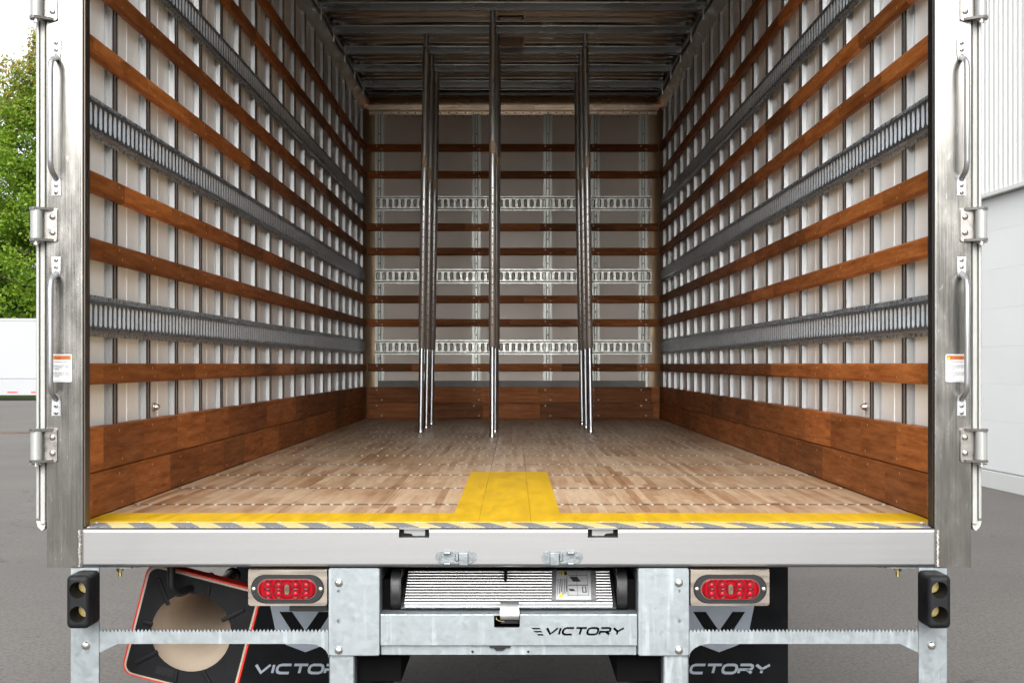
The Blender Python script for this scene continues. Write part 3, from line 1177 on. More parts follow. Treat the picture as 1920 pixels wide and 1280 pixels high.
def lock_keeper(cx, flip):
    """zinc cast keeper: oval plate, two claws and a thumb lever, screw at each end"""
    cz = zr(-0.5283)
    bm = bmesh.new()
    prism(bm, capsule(cx, cz, 0.057, 0.0165), 'y', -0.0065, -0.0005)
    bmesh.ops.bevel(bm, geom=[e for e in bm.edges if all(v.co.y < -0.006 for v in e.verts)], offset=0.002, segments=2, affect='EDGES')
    f = -1 if flip else 1
    k = finish(bm, 'lock_keeper', 'cast_zinc', truck)
    bm = bmesh.new()
    for zz, tl in ((0.0125, 0.12), (-0.0165, -0.1)):
        x0, x1 = sorted((cx - f * 0.033, cx - f * 0.014))
        box(bm, x0, x1, -0.021, -0.005, cz + zz - 0.004, cz + zz + 0.004, 0.003, 2)
    finish(bm, 'claw', 'cast_zinc', k)
    bm = bmesh.new()
    x0, x1 = sorted((cx + f * 0.008, cx + f * 0.034))
    box(bm, x0, x1, -0.017, -0.005, cz - 0.0215, cz + 0.014, 0.003, 2)
    x0, x1 = sorted((cx - f * 0.002, cx + f * 0.008))
    box(bm, x0, x1, -0.012, -0.005, cz - 0.010, cz + 0.009, 0.002)
    finish(bm, 'thumb_lever', 'cast_zinc', k)
    bm = bmesh.new()
    for s in (-1, 1):
        tube(bm, [(cx + s * 0.0455, -0.006, cz), (cx + s * 0.0455, -0.011, cz)], [0.0072, 0.0066], 6)
        tube(bm, [(cx + s * 0.0455, -0.011, cz), (cx + s * 0.0455, -0.0125, cz)], [0.0035, 0.002], 8)
    finish(bm, 'hex_screw', 'cast_zinc', k)
    return k


lock_keeper(-0.145, False)
lock_keeper(0.146, True)

XPI, XPO = 1.166, 1.266              # inner and outer edge of the rear posts
for s in (-1, 1):
    bm = bmesh.new()
    r_ = 0.0045
    out = [(s * XPO, 0.0), (s * (XPI + r_), 0.0)]
    for k in range(1, 6):
        a = R(90 * k / 5)
        out.append((s * (XPI + r_ - r_ * math.sin(a)), r_ - r_ * math.cos(a)))
    out += [(s * XPI, 0.052), (s * (XPI + 0.012), 0.052), (s * (XPI + 0.012), 0.058), (s * XPO, 0.058)]
    prism(bm, out, 'z', ZS0 + 0.0005, zr(2.30))
    post = finish(bm, 'corner_post', 'frame_steel', truck, 25)
    # inner return: rubber seal on the right, left strip coloured dark for its reflection
    bm = bmesh.new()
    x0, x1 = sorted((s * (XPI - 0.0032), s * (XPI - 0.0012)))
    box(bm, x0, x1, 0.0065, 0.0518, ZF + 0.003, zr(2.25))
    finish(bm, 'return_strip', 'black_plastic' if s > 0 else 'return_steel', post, 0)
    # knobbly weld bead between post and sill
    bm = bmesh.new()
    z = ZS0 + 0.004
    while z < ZF - 0.006:
        xx = s * (1.1750 + random.uniform(-0.0012, 0.0012))
        bmesh.ops.create_icosphere(bm, subdivisions=1, radius=random.uniform(0.0035, 0.005), matrix=Matrix.Translation((xx, -0.0008, z)))
        z += 0.0045
    wb = finish(bm, 'weld_bead', 'weld', post)

bm = bmesh.new()                                   # header above the opening
box(bm, -1.1655, 1.1655, 0.002, 0.058, zr(2.12), zr(2.30), 0.004)
finish(bm, 'header', 'frame_steel', truck)


def grab_handle(s, z0, z1):
    """bent alloy bar with flattened, bolted feet"""
    x = s * 1.2385
    bm = bmesh.new()
    P = [(x, -0.004, z1 - 0.046), (x, -0.016, z1 - 0.054), (x, -0.034, z1 - 0.060), (x, -0.049, z1 - 0.072), (x, -0.054, z1 - 0.092)]
    Q = [(x, -0.054, z0 + 0.092), (x, -0.049, z0 + 0.072), (x, -0.034, z0 + 0.060), (x, -0.016, z0 + 0.054), (x, -0.004, z0 + 0.046)]
    tube(bm, P + Q, 0.0078, 14)
    h = finish(bm, 'grab_handle', 'handle_aluminium', truck, 50)
    for zc, d in ((z1 - 0.027, 1), (z0 + 0.027, -1)):
        bm = bmesh.new()
        w = 0.0125
        pts = [(x - w, zc + d * 0.026), (x + w, zc + d * 0.026), (x + w * 0.95, zc - d * 0.012), (x + w * 0.6, zc - d * 0.030), (x - w * 0.6, zc - d * 0.030), (x - w * 0.95, zc - d * 0.012)]
        prism(bm, pts, 'y', -0.0065, -0.0005)
        bmesh.ops.bevel(bm, geom=[e for e in bm.edges if all(v.co.y < -0.006 for v in e.verts)], offset=0.002, segments=2, affect='EDGES')
        finish(bm, 'foot_plate', 'handle_aluminium', h)
        for dz in (0.017, -0.002):
            bm = bmesh.new()
            bolt(bm, x, -0.0065, zc + d * dz, 0.0062)
            tube(bm, [(x, -0.0100, zc + d * dz), (x, -0.0113, zc + d * dz)], [0.0026, 0.0022], 6, mi=1)
            finish(bm, 'bolt', ['bolt_steel', 'black_plastic'], h)


def hinge(s, zc):
    """steel strap hinge: leaf with two bolts, upper and lower ear, barrel"""
    bm = bmesh.new()
    x_in, x_out = 1.2355, 1.272
    pts = rrect(min(s * x_in, s * x_out), max(s * x_in, s * x_out), zc - 0.046, zc + 0.046, 0.006)
    prism(bm, pts, 'y', -0.0075, -0.0005)
    h = finish(bm, 'hinge', 'hinge_steel', truck)
    bx = s * 1.2865
    for d in (1, -1):
        bm = bmesh.new()
        e = []
        for k in range(9):
            a = R(-90 + 180 * k / 8)
            e.append((bx + s * 0.018 * math.cos(a), -0.024 + 0.020 * math.sin(a)))
        poly = [(s * 1.243, -0.006), (s * 1.250, -0.016)] + [(p[0], p[1]) for p in e] + [(s * 1.262, -0.001)]
        prism(bm, poly, 'z', zc + d * 0.0425 - 0.0035, zc + d * 0.0425 + 0.0035)
        finish(bm, 'ear', 'hinge_steel', h)
    bm = bmesh.new()
    cyl(bm, (bx, -0.024, zc - 0.0385), (bx, -0.024, zc + 0.0385), 0.0155, 20)
    finish(bm, 'barrel', 'door_trim', h, 40)
    bm = bmesh.new()
    cyl(bm, (bx, -0.024, zc - 0.056), (bx, -0.024, zc - 0.046), 0.008, 12)
    cyl(bm, (bx - 0.014, -0.030, zc - 0.050), (bx + 0.014, -0.030, zc - 0.050), 0.0018, 6)
    finish(bm, 'pin', 'bolt_steel', h)
    for dz in (0.0215, -0.0215):
        bm = bmesh.new()
        bolt(bm, s * 1.2475, -0.0075, zc + dz, 0.0082)
        tube(bm, [(s * 1.2475, -0.0125, zc + dz), (s * 1.2475, -0.0138, zc + dz)], [0.0032, 0.0028], 6, mi=1)
        finish(bm, 'bolt', ['bolt_steel', 'label_grey'], h)


ME_WARN = text_mesh('WARNING', 0.0105, 0.00022)
ME_BODY = text_mesh('To avoid serious injury:\n\n- Always use grab handle\nwhen entering or exiting\nthis vehicle.\n\n- Always check for traffic\nbefore entering or exiting\nthis vehicle.', 0.0049, 0.00006)


def warning_label(x0, x1):
    z0, z1 = zr(-0.0495), zr(0.0265)
    bm = bmesh.new()
    prism(bm, rrect(x0, x1, z0, z1, 0.004), 'y', -0.0010, -0.0003)
    lab = finish(bm, 'warning_label', 'label_white', truck)
    bm = bmesh.new()
    prism(bm, rrect(x0 + 0.003, x1 - 0.003, z1 - 0.0155, z1 - 0.003, 0.0015), 'y', -0.0014, -0.0010)
    finish(bm, 'orange_band', 'label_orange', lab)
    bm = bmesh.new()
    prism(bm, [(x0 + 0.0048, z1 - 0.0132), (x0 + 0.0118, z1 - 0.0132), (x0 + 0.0083, z1 - 0.0068)], 'y', -0.0017, -0.0013)
    finish(bm, 'alert_triangle', 'label_yellow', lab)
    w = link(ME_WARN, 'heading', 'label_ink', lab, 0, (x0 + 0.0128, -0.0017, z1 - 0.0130), (R(90), 0, 0))
    w.scale = (0.83, 1, 1)
    link(ME_BODY, 'small_print', 'label_grey', lab, 0, (x0 + 0.0050, -0.0013, z1 - 0.0225), (R(90), 0, 0))
    bm = bmesh.new()
    for a, b, c, d in ((x0 + 0.0028, x1 - 0.0028, z0 + 0.0028, z0 + 0.0034), (x0 + 0.0028, x0 + 0.0034, z0 + 0.0034, z1 - 0.016), (x1 - 0.0034, x1 - 0.0028, z0 + 0.0034, z1 - 0.016)):
        box(bm, a, b, -0.0014, -0.0010, c, d)
    finish(bm, 'border', 'label_grey', lab, 0)


warning_label(-1.2585, -1.1965)
warning_label(1.1960, 1.2575)
for s in (-1, 1):
    grab_handle(s, zr(0.459), zr(0.887))
    grab_handle(s, zr(-0.143), zr(0.294))
    for zc in (zr(0.380), zr(-0.222), zr(0.984), zr(1.58)):
        hinge(s, zc)
    # rear door swung right round and folded flat along the side of the body
    bm = bmesh.new()
    x0, x1 = sorted((s * 1.2705, s * 1.2985))
    box(bm, x0, x1, 0.014, 1.18, zr(-0.430), zr(2.15), 0.003)
    door = finish(bm, 'rear_door', 'door_trim', truck)
    bm = bmesh.new()
    x0, x1 = sorted((s * 1.2880, s * 1.2965))
    box(bm, x0, x1, 0.002, 0.0138, zr(-0.425), zr(2.15), 0.003, 2)
    finish(bm, 'edge_trim', 'door_trim', door)
    bm = bmesh.new()
    x0, x1 = sorted((s * 1.2720, s * 1.2855))
    box(bm, x0, x1, 0.004, 0.0138, zr(-0.440), zr(2.15), 0.004, 2)
    finish(bm, 'gasket', 'gasket', door)
    bm = bmesh.new()
    prism(bm, [(s * 1.271, zr(-0.4305)), (s * 1.2985, zr(-0.4305)), (s * 1.294, zr(-0.447)), (s * 1.283, zr(-0.458)), (s * 1.275, zr(-0.452))], 'y', 0.010, 1.18)
    finish(bm, 'bottom_seal', 'gasket', door)

# ================================================================== STEP BUMPER AND RAMP
ZLEG = 0.36
for s in (-1, 1):
    # outer leg
    x0, x1 = sorted((s * 1.1235, s * 1.2020))
    bm = bmesh.new()
    box(bm, x0, x1, 0.004, 0.012, ZLEG, ZS0 - 0.0008, 0.001)
    box(bm, x0 if s < 0 else x1 - 0.008, x0 + 0.008 if s < 0 else x1, 0.0122, 0.11, ZLEG, ZS0 - 0.004, 0.001)
    leg = finish(bm, 'step_leg', 'galvanised', truck)
    bm = bmesh.new()
    bolt(bm, s * 1.160, 0.004, zr(-0.771), 0.0115)
    finish(bm, 'bolt', 'bolt_steel', leg)
    # rubber dock bumper with two bolt wells
    x0, x1 = sorted((s * 1.1180, s * 1.1800))
    bm = bmesh.new()
    box(bm, x0, x1, -0.108, 0.0035, zr(-0.706), zr(-0.563), 0.014, 4)
    bmp = finish(bm, 'dock_bumper', 'black_rubber', truck, 40)
    bm = bmesh.new()
    xc = (x0 + x1) / 2
    for zc in (zr(-0.602), zr(-0.667)):
        cyl(bm, (xc, -0.12, zc), (xc, -0.035, zc), 0.0222, 24, 0.0195)
    cut(bmp, bm)
    for zc in (zr(-0.602), zr(-0.667)):
        bm = bmesh.new()
        cyl(bm, (xc, -0.0355, zc), (xc, -0.039, zc), 0.0175, 20)
        tube(bm, [(xc, -0.039, zc), (xc, -0.050, zc)], 0.0118, 6)
        tube(bm, [(xc, -0.050, zc), (xc, -0.056, zc)], [0.0085, 0.0080], 14)
        finish(bm, 'bolt', 'zinc_yellow', bmp)
    # inner mounting plate and leg
    a, b = sorted((s * 0.353, s * 0.494))
    bm = bmesh.new()
    prism(bm, rrect(a, b, zr(-0.798), zr(-0.5585), 0.007), 'y', -0.006, 0.004)
    bmesh.ops.bevel(bm, geom=[e for e in bm.edges if all(v.co.y < -0.005 for v in e.verts)], offset=0.002, segments=1, affect='EDGES')
    box(bm, a if s > 0 else b - 0.008, a + 0.008 if s > 0 else b, 0.0042, 0.42, zr(-0.795), zr(-0.562))
    plate = finish(bm, 'mounting_plate', 'galvanised', truck)
    bm = bmesh.new()
    for zc in (zr(-0.702),):
        cyl(bm, (s * 0.4655, -0.02, zc), (s * 0.4655, 0.03, zc), 0.0048, 10)
    box(bm, s * 0.4655 - 0.0035, s * 0.4655 + 0.0035, -0.02, 0.03, zr(-0.624), zr(-0.617))
    cut(plate, bm)
    for zc in (zr(-0.598), zr(-0.782)):
        bm = bmesh.new()
        bolt(bm, s * 0.465, -0.006, zc, 0.0112)
        finish(bm, 'bolt', 'bolt_steel', plate)
    a, b = sorted((s * 0.424, s * 0.4935))
    bm = bmesh.new()
    box(bm, a, b, 0.006, 0.066, ZLEG, zr(-0.60), 0.003)
    finish(bm, 'step_leg', 'galvanised', truck)
    # serrated step bar with curved gussets at both ends
    bm = bmesh.new()
    xo, xi = 1.1232, 0.4944
    top = []
    nt = 62
    pitch = (xo - xi) / nt
    for k in range(nt):
        x = xo - k * pitch
        top += [(x, zr(-0.7355)), (x - pitch * 0.30, zr(-0.7295)), (x - pitch * 0.5, zr(-0.7270)), (x - pitch * 0.7, zr(-0.7295))]
    top.append((xi, zr(-0.7355)))
    bot = []
    for k in range(7):                       # inner gusset
        t = k / 6
        bot.append((xi + 0.055 * (1 - math.cos(R(90 * t))) * 1.0, zr(-0.805 + 0.038 * math.sin(R(90 * t)))))
    for k in range(7):                       # outer gusset
        t = k / 6
        bot.append((xo - 0.050 * math.cos(R(90 * t)) ** 1.0 * (1.0), zr(-0.767 - 0.024 * (1 - math.cos(R(90 * t))))))
    pts = [(s * p[0], p[1]) for p in top + bot]
    prism(bm, pts, 'y', 0.006, 0.013)
    finish(bm, 'step_bar', 'galvanised', truck, 20)
    # lower step rung
    bm = bmesh.new()
    a, b = sorted((s * 0.43, s * 1.19))
    box(bm, a, b, 0.014, 0.09, ZLEG, ZLEG + 0.03, 0.004)
    finish(bm, 'step_rung', 'galvanised', truck)
    # bolts hanging under the sill
    bm = bmesh.new()
    x = s * 1.079
    tube(bm, [(x, 0.05, ZS0 - 0.006), (x, 0.05, ZS0 - 0.017)], 0.0098, 6)
    cyl(bm, (x, 0.05, ZS0 - 0.0165), (x, 0.05, ZS0 - 0.032), 0.0055, 10)
    finish(bm, 'hanging_bolt', 'zinc_yellow', truck)
    bm = bmesh.new()
    x = s * 1.032
    cyl(bm, (x, 0.06, ZS0 - 0.0005), (x, 0.06, ZS0 - 0.009), 0.0062, 10)
    finish(bm, 'hanging_bolt', 'zinc_yellow', truck)
    bm = bmesh.new()
    a, b = sorted((s * 1.04, s * 1.1225))
    box(bm, a, b, 0.02, 0.09, ZS0 - 0.006, ZS0 - 0.001)
    finish(bm, 'bracket', 'galvanised', truck)

# cross beam with the name cut through it
ZB1, ZB0 = zr(-0.684), zr(-0.771)
bm = bmesh.new()
box(bm, -0.352, 0.352, -0.004, 0.006, ZB0, ZB1, 0.003, 2)
beam = finish(bm, 'cross_beam', 'galvanised', truck)
bm = bmesh.new()
letters(bm, 'VICTORY', 0.0955, zr(-0.7425), 0.0235, 0.216, -0.03, 0.03, 0.25, 0.30)
bmL = bm
cut(beam, bmL)
bm = bmesh.new()
for k, (a, b) in enumerate(((0.0600, 0.0885), (0.0670, 0.0925), (0.0760, 0.0965))):
    z = zr(-0.7210 - 0.0085 * k)
    prism(bm, [(a, z), (b - 0.004, z), (b, z - 0.0046), (a + 0.006, z - 0.0046)], 'y', -0.03, 0.03)
cut(beam, bm)
bm = bmesh.new()
prism(bm, rrect(-0.0405, 0.0300, zr(-0.7205), zr(-0.60), 0.004), 'y', -0.03, 0.03)
cut(beam, bm)
bm = bmesh.new()                                   # top and bottom of the beam, open hollow behind
box(bm, -0.352, 0.352, 0.0064, 0.11, ZB1 - 0.006, ZB1 - 0.0005)
finish(bm, 'beam_top', 'galvanised', beam)
bm = bmesh.new()
box(bm, -0.352, 0.352, 0.1102, 0.116, ZB0, ZB1 - 0.006)
finish(bm, 'beam_back', 'black_paint', beam)
bm = bmesh.new()
box(bm, -0.350, 0.350, 0.010, 0.016, zr(-0.7975), ZB0 - 0.0005)
strip_ = finish(bm, 'lower_flange', 'galvanised', truck)
bm = bmesh.new()
for x in (-0.0995, 0.0535):
    cyl(bm, (x, -0.02, zr(-0.7895)), (x, 0.04, zr(-0.7895)), 0.0036, 10)
cut(strip_, bm)
bm = bmesh.new()
box(bm, -0.052, 0.004, -0.002, 0.0095, zr(-0.7775), zr(-0.7715), 0.001)
prism(bm, [(-0.042, zr(-0.7777)), (-0.008, zr(-0.7777)), (-0.016, zr(-0.785)), (-0.034, zr(-0.785))], 'y', -0.001, 0.009)
finish(bm, 'stop_block', 'black_plastic', strip_)
# spring latch standing in the notch
bm = bmesh.new()
pts = [(-0.014, zr(-0.697)), (-0.018, zr(-0.690)), (-0.016, zr(-0.676)), (-0.006, zr(-0.662)), (0.012, zr(-0.653)), (0.012, zr(-0.657)), (-0.002, zr(-0.666)), (-0.011, zr(-0.678)), (-0.013, zr(-0.690)), (-0.010, zr(-0.696))]
prism(bm, pts, 'x', -0.0235, 0.0275)
latch = finish(bm, 'ramp_latch', 'mill_aluminium', truck, 60)
bm = bmesh.new()
box(bm, -0.0225, 0.0265, -0.006, 0.006, zr(-0.710), zr(-0.6975), 0.001)
finish(bm, 'rubber_pad', 'black_rubber', latch)
bm = bmesh.new()
tube(bm, [(-0.034, 0.0, zr(-0.694)), (-0.033, -0.002, zr(-0.699)), (-0.027, -0.004, zr(-0.702)), (-0.012, -0.0075, zr(-0.704))], 0.0014, 6)
finish(bm, 'spring', 'zinc_yellow', latch)

# ramp stowed in its bay behind the beam: sloping ribbed end, black cheeks, instruction sheet
RY0, RZ0, RY1, RZ1 = 0.055, zr(-0.676), 0.215, zr(-0.605)
ang = math.atan2(RZ1 - RZ0, RY1 - RY0)
bm = bmesh.new()
prism(bm, [(RY0, RZ0 - 0.004), (RY0 - 0.004, RZ0), (RY0, RZ0 + 0.004), (RY1, RZ1 + 0.004), (2.6, RZ1 + 0.004), (2.6, RZ1 - 0.03), (RY1, RZ1 - 0.03)], 'x', -0.300, 0.298)
ramp = finish(bm, 'stowed_ramp', 'galvanised_dark', truck, 25)
nr = 12
Lr = math.hypot(RZ1 - RZ0, RY1 - RY0)
bm = bmesh.new()
prism(bm, [(-0.0052, 0), (0.0052, 0), (0.0050, 0.0075), (0.0040, 0.0090), (-0.0040, 0.0090), (-0.0050, 0.0075)], 'x', -0.290, 0.288)
me_rib = bpy.data.meshes.new('tread_rib')
bmesh.ops.recalc_face_normals(bm, faces=bm.faces[:])
bm.to_mesh(me_rib)
bm.free()
for k in range(nr):
    t = (k + 0.6) / nr
    put(me_rib, 'tread_rib', 'rib_aluminium', ramp, (0, RY0 + (RY1 - RY0) * t - 0.0038 * math.sin(ang), RZ0 + (RZ1 - RZ0) * t + 0.0042 * math.cos(ang)), (ang, 0, 0))
for s in (-1, 1):
    bm = bmesh.new()
    prof = [(0.045, zr(-0.672)), (0.040, zr(-0.655)), (0.042, zr(-0.615)), (0.052, zr(-0.585)), (0.075, zr(-0.572)), (0.30, zr(-0.572)), (0.30, zr(-0.665)), (0.07, zr(-0.683))]
    x0, x1 = sorted((s * 0.3005, s * 0.328))
    prism(bm, prof, 'x', x0, x1)
    bmesh.ops.bevel(bm, geom=bm.edges[:], offset=0.003, segments=2, affect='EDGES')
    finish(bm, 'end_cap', 'black_plastic', ramp, 50)
bm = bmesh.new()                                   # clear-wrapped instruction sheet on the ribs
cs, sn = math.cos(ang), math.sin(ang)


def on_ramp(x, t, h):
    y = RY0 + (RY1 - RY0) * t - sn * h
    return (x, y, RZ0 + (RZ1 - RZ0) * t + cs * h)


def ramp_quad(bm, x0, x1, t0, t1, h, mi=0, sk=0.0):
    vs = [bm.verts.new(on_ramp(*p, h)) for p in ((x0, t0), (x1, t0), (x1 - sk, t1), (x0 - sk, t1))]
    vt = [bm.verts.new(on_ramp(*p, h + 0.0006)) for p in ((x0, t0), (x1, t0), (x1 - sk, t1), (x0 - sk, t1))]
    bm.faces.new(vt).material_index = mi
    for i in range(4):
        bm.faces.new((vs[i], vs[(i + 1) % 4], vt[(i + 1) % 4], vt[i])).material_index = mi


ramp_quad(bm, 0.118, 0.244, 0.08, 0.98, 0.0136, 0, -0.006)
sheet = finish(bm, 'instruction_sheet', ['label_grey'], ramp, 0)
bm = bmesh.new()
ramp_quad(bm, 0.131, 0.229, 0.10, 0.95, 0.0144, 0, -0.005)
finish(bm, 'paper', 'label_white', sheet, 0)
bm = bmesh.new()
for t in (0.22, 0.5, 0.52, 0.8):
    ramp_quad(bm, 0.162 + 0.01 * t, 0.222, t, t + 0.008, 0.0152, 0)
for i, x in enumerate((0.136, 0.141, 0.146, 0.151, 0.156, 0.161)):
    ramp_quad(bm, x, x + 0.0012 + 0.0006 * (i % 3), 0.22 + 0.05 * (i % 3), 0.70, 0.0152, 0)
for x in (0.165, 0.192, 0.222):
    ramp_quad(bm, x, x + 0.001, 0.2, 0.9, 0.0152, 0)
ramp_quad(bm, 0.182, 0.204, 0.62, 0.76, 0.0154, 0, 0.01)
ramp_quad(bm, 0.172, 0.186, 0.34, 0.40, 0.0154, 0, 0.004)
ramp_quad(bm, 0.150, 0.165, 0.82, 0.92, 0.0152, 0)
ramp_quad(bm, 0.206, 0.218, 0.30, 0.47, 0.0152, 0)
ramp_quad(bm, 0.209, 0.215, 0.32, 0.45, 0.0158, 1)
ramp_quad(bm, 0.140, 0.150, 0.16, 0.25, 0.0152, 2)
ramp_quad(bm, 0.152, 0.158, 0.80, 0.92, 0.0158, 2)
finish(bm, 'diagram', ['label_ink', 'label_white', 'label_yellow'], sheet, 0)
bm = bmesh.new()                                   # dark carrier above and beside the ramp
box(bm, -0.345, 0.345, 0.30, 0.32, zr(-0.79), ZS0 - 0.002)
box(bm, -0.345, 0.345, 0.142, 0.30, ZS0 - 0.010, ZS0 - 0.002)
box(bm, -0.014, -0.006, 0.10, 0.30, zr(-0.61), ZS0 - 0.011)
finish(bm, 'ramp_carrier', 'black_paint', truck)
for s in (-1, 1):                                  # long slide rails under the body
    bm = bmesh.new()
    x0, x1 = sorted((s * 0.300, s * 0.420))
    box(bm, x0, x1, 0.07, 2.9, 0.715, zr(-0.60), 0.002)
    finish(bm, 'slide_rail', 'black_paint', truck)
    bm = bmesh.new()
    x0, x1 = sorted((s * 0.430, s * 0.51))
    box(bm, x0, x1, 0.36, 8.4, 0.72, 0.95, 0.004)
    finish(bm, 'chassis_rail', 'black_paint', truck)
    # small cone-shaped bump stop seen under the lower flange
    bm = bmesh.new()
    xc = -0.236 if s < 0 else 0.166
    box(bm, xc - 0.055, xc + 0.055, 0.55, 0.60, 0.735, 0.775)
    prism(bm, [(xc - 0.050, 0.735), (xc + 0.050, 0.735), (xc + 0.042, 0.728), (xc + 0.004, 0.712), (xc + 0.004, 0.695), (xc - 0.004, 0.695), (xc - 0.004, 0.712), (xc - 0.042, 0.728)], 'y', 0.552, 0.598)
    finish(bm, 'stop_bracket', 'black_paint', truck)

# ---- tail lights
for s in (-1, 1):
    cx = s * 0.6035
    bm = bmesh.new()
    prism(bm, rrect(cx - 0.1075, cx + 0.1075, zr(-0.659), zr(-0.5605), 0.007), 'y', -0.016, -0.013)
    box(bm, cx - 0.1075, cx + 0.1075, -0.0128, 0.10, zr(-0.5640), zr(-0.5605))
    tl = finish(bm, 'tail_light', 'light_plate', truck)
    cz = zr(-0.6125)
    bm = bmesh.new()
    prism(bm, capsule(cx, cz, 0.1000, 0.0393, 16), 'y', -0.0225, -0.0162)
    bmesh.ops.bevel(bm, geom=[e for e in bm.edges if all(v.co.y < -0.022 for v in e.verts)], offset=0.003, segments=3, affect='EDGES')
    finish(bm, 'bezel', 'black_plastic', tl, 40)
    bm = bmesh.new()
    prism(bm, capsule(cx, cz, 0.0815, 0.0282, 16), 'y', -0.0235, -0.0226)
    finish(bm, 'lens_rim', 'return_steel', tl)
    bm = bmesh.new()
    prism(bm, capsule(0, 0, 0.0785, 0.0262, 16), 'y', -0.0048, -0.0002)
    bmesh.ops.bevel(bm, geom=[e for e in bm.edges if all(v.co.y < -0.0045 for v in e.verts)], offset=0.003, segments=3, affect='EDGES')
    finish(bm, 'lens', 'red_lens', tl, 50, loc=(cx, -0.0235, cz))
    for i in range(4):
        for j in (-1, 1):
            bm = bmesh.new()
            px, pz = cx + (-0.0515, -0.0225, 0.0235, 0.0525)[i], cz + j * 0.0118
            tube(bm, [(px, -0.0279, pz), (px, -0.0296, pz), (px, -0.0290, pz), (px, -0.0290, pz - 0.0001)][:3], [0.0128, 0.0118, 0.0100], 18, False, 0)
            tube(bm, [(px, -0.0281, pz), (px, -0.0300, pz), (px, -0.0312, pz)], [0.0062, 0.0050, 0.0015], 14, True, 1)
            finish(bm, 'led_reflector', ['red_ring', 'red_led'], tl, 40)
    bm = bmesh.new()
    prism(bm, rrect(cx - 0.0062, cx + 0.0062, cz - 0.0138, cz + 0.0138, 0.006), 'y', -0.0300, -0.0282)
    finish(bm, 'clear_window', 'clear_lens', tl)
    for d in (-1, 1):
        bm = bmesh.new()
        bolt(bm, cx + d * 0.0908, -0.0225, cz, 0.0066)
        finish(bm, 'screw', 'bolt_steel', tl)
    bm = bmesh.new()                                # black cable box under the plate
    a, b = sorted((s * 0.498, s * 0.604))
    if s < 0:
        box(bm, a, b, 0.016, 0.07, zr(-0.6800), zr(-0.645), 0.002)
        finish(bm, 'junction_box', 'black_plastic', tl)
    else:
        bm.free()

# ---- mud flaps with emblem and name
for s, cx in ((-1, -0.8085), (1, 0.8205)):
    Y = 1.72
    d = Y - CAMY
    k = d / FL
    bm = bmesh.new()
    box(bm, cx - 0.272, cx + 0.272, Y, Y + 0.012, 0.16, 0.98, 0.002)
    fp = finish(bm, 'mud_flap', 'flap_rubber', truck)
    hw = 0.0

    def E(dx, v):
        return (cx + dx * k, CAMZ + (682 - v) * k)
    bm = bmesh.new()
    prism(bm, [E(-66, 1134), E(-41, 1134), E(-41, 1146), E(-49, 1146), E(-23, 1186), E(-14, 1199), E(0, 1199), E(0, 1221.5), E(-36, 1208), E(-54, 1192)], 'y', Y - 0.0016, Y - 0.0004)
    prism(bm, [E(66, 1134), E(41, 1134), E(41, 1146), E(49, 1146), E(23, 1186), E(14, 1199), E(0.02, 1199), E(0.02, 1221.5), E(36, 1208), E(54, 1192)], 'y', Y - 0.0016, Y - 0.0004)
    prism(bm, [E(-41, 1134), E(41, 1134), E(41, 1146), E(-41, 1146)], 'y', Y - 0.0015, Y - 0.0005)
    prism(bm, [E(-25, 1146), E(25, 1146), E(0, 1182)], 'y', Y - 0.0016, Y - 0.0004)
    finish(bm, 'emblem', 'flap_print', fp, 0)
    bm = bmesh.new()
    x0, zb = E(-99, 1263)
    letters(bm, 'VICTORY', x0, zb, 20.0 * k, 192 * k, Y - 0.0016, Y - 0.0004, 0.24, 0.26)
    finish(bm, 'lettering', 'flap_print', fp, 0)

# ---- rear wheels, axle
for s in (-1, 1):
    for x in (0.54, 0.82):
        bm = bmesh.new()
        prof = [(0.30, 0.0), (0.42, 0.01), (0.485, 0.03), (0.50, 0.05), (0.50, 0.22), (0.485, 0.24), (0.42, 0.26), (0.30, 0.27)]
        n = 40
        rings = [[bm.verts.new((s * (x + p[1]), 2.62 + p[0] * math.cos(2 * math.pi * k / n), 0.50 + p[0] * math.sin(2 * math.pi * k / n))) for k in range(n)] for p in prof]
        for a, b in zip(rings[:-1], rings[1:]):
            for k in range(n):
                bm.faces.new((a[k], a[(k + 1) % n], b[(k + 1) % n], b[k]))
        w = finish(bm, 'wheel', 'tyre', truck, 50)
        bm = bmesh.new()
        tube(bm, [(s * (x + 0.03), 2.62, 0.5), (s * (x + 0.24), 2.62, 0.5)], 0.302, 30)
        finish(bm, 'rim', 'wheel_paint', w)
bm = bmesh.new()
tube(bm, [(-1.0, 2.62, 0.5), (-0.25, 2.62, 0.5), (-0.15, 2.62, 0.5), (0.15, 2.62, 0.5), (0.25, 2.62, 0.5), (1.0, 2.62, 0.5)], [0.07, 0.07, 0.19, 0.19, 0.07, 0.07], 18)
finish(bm, 'axle', 'black_paint', truck)

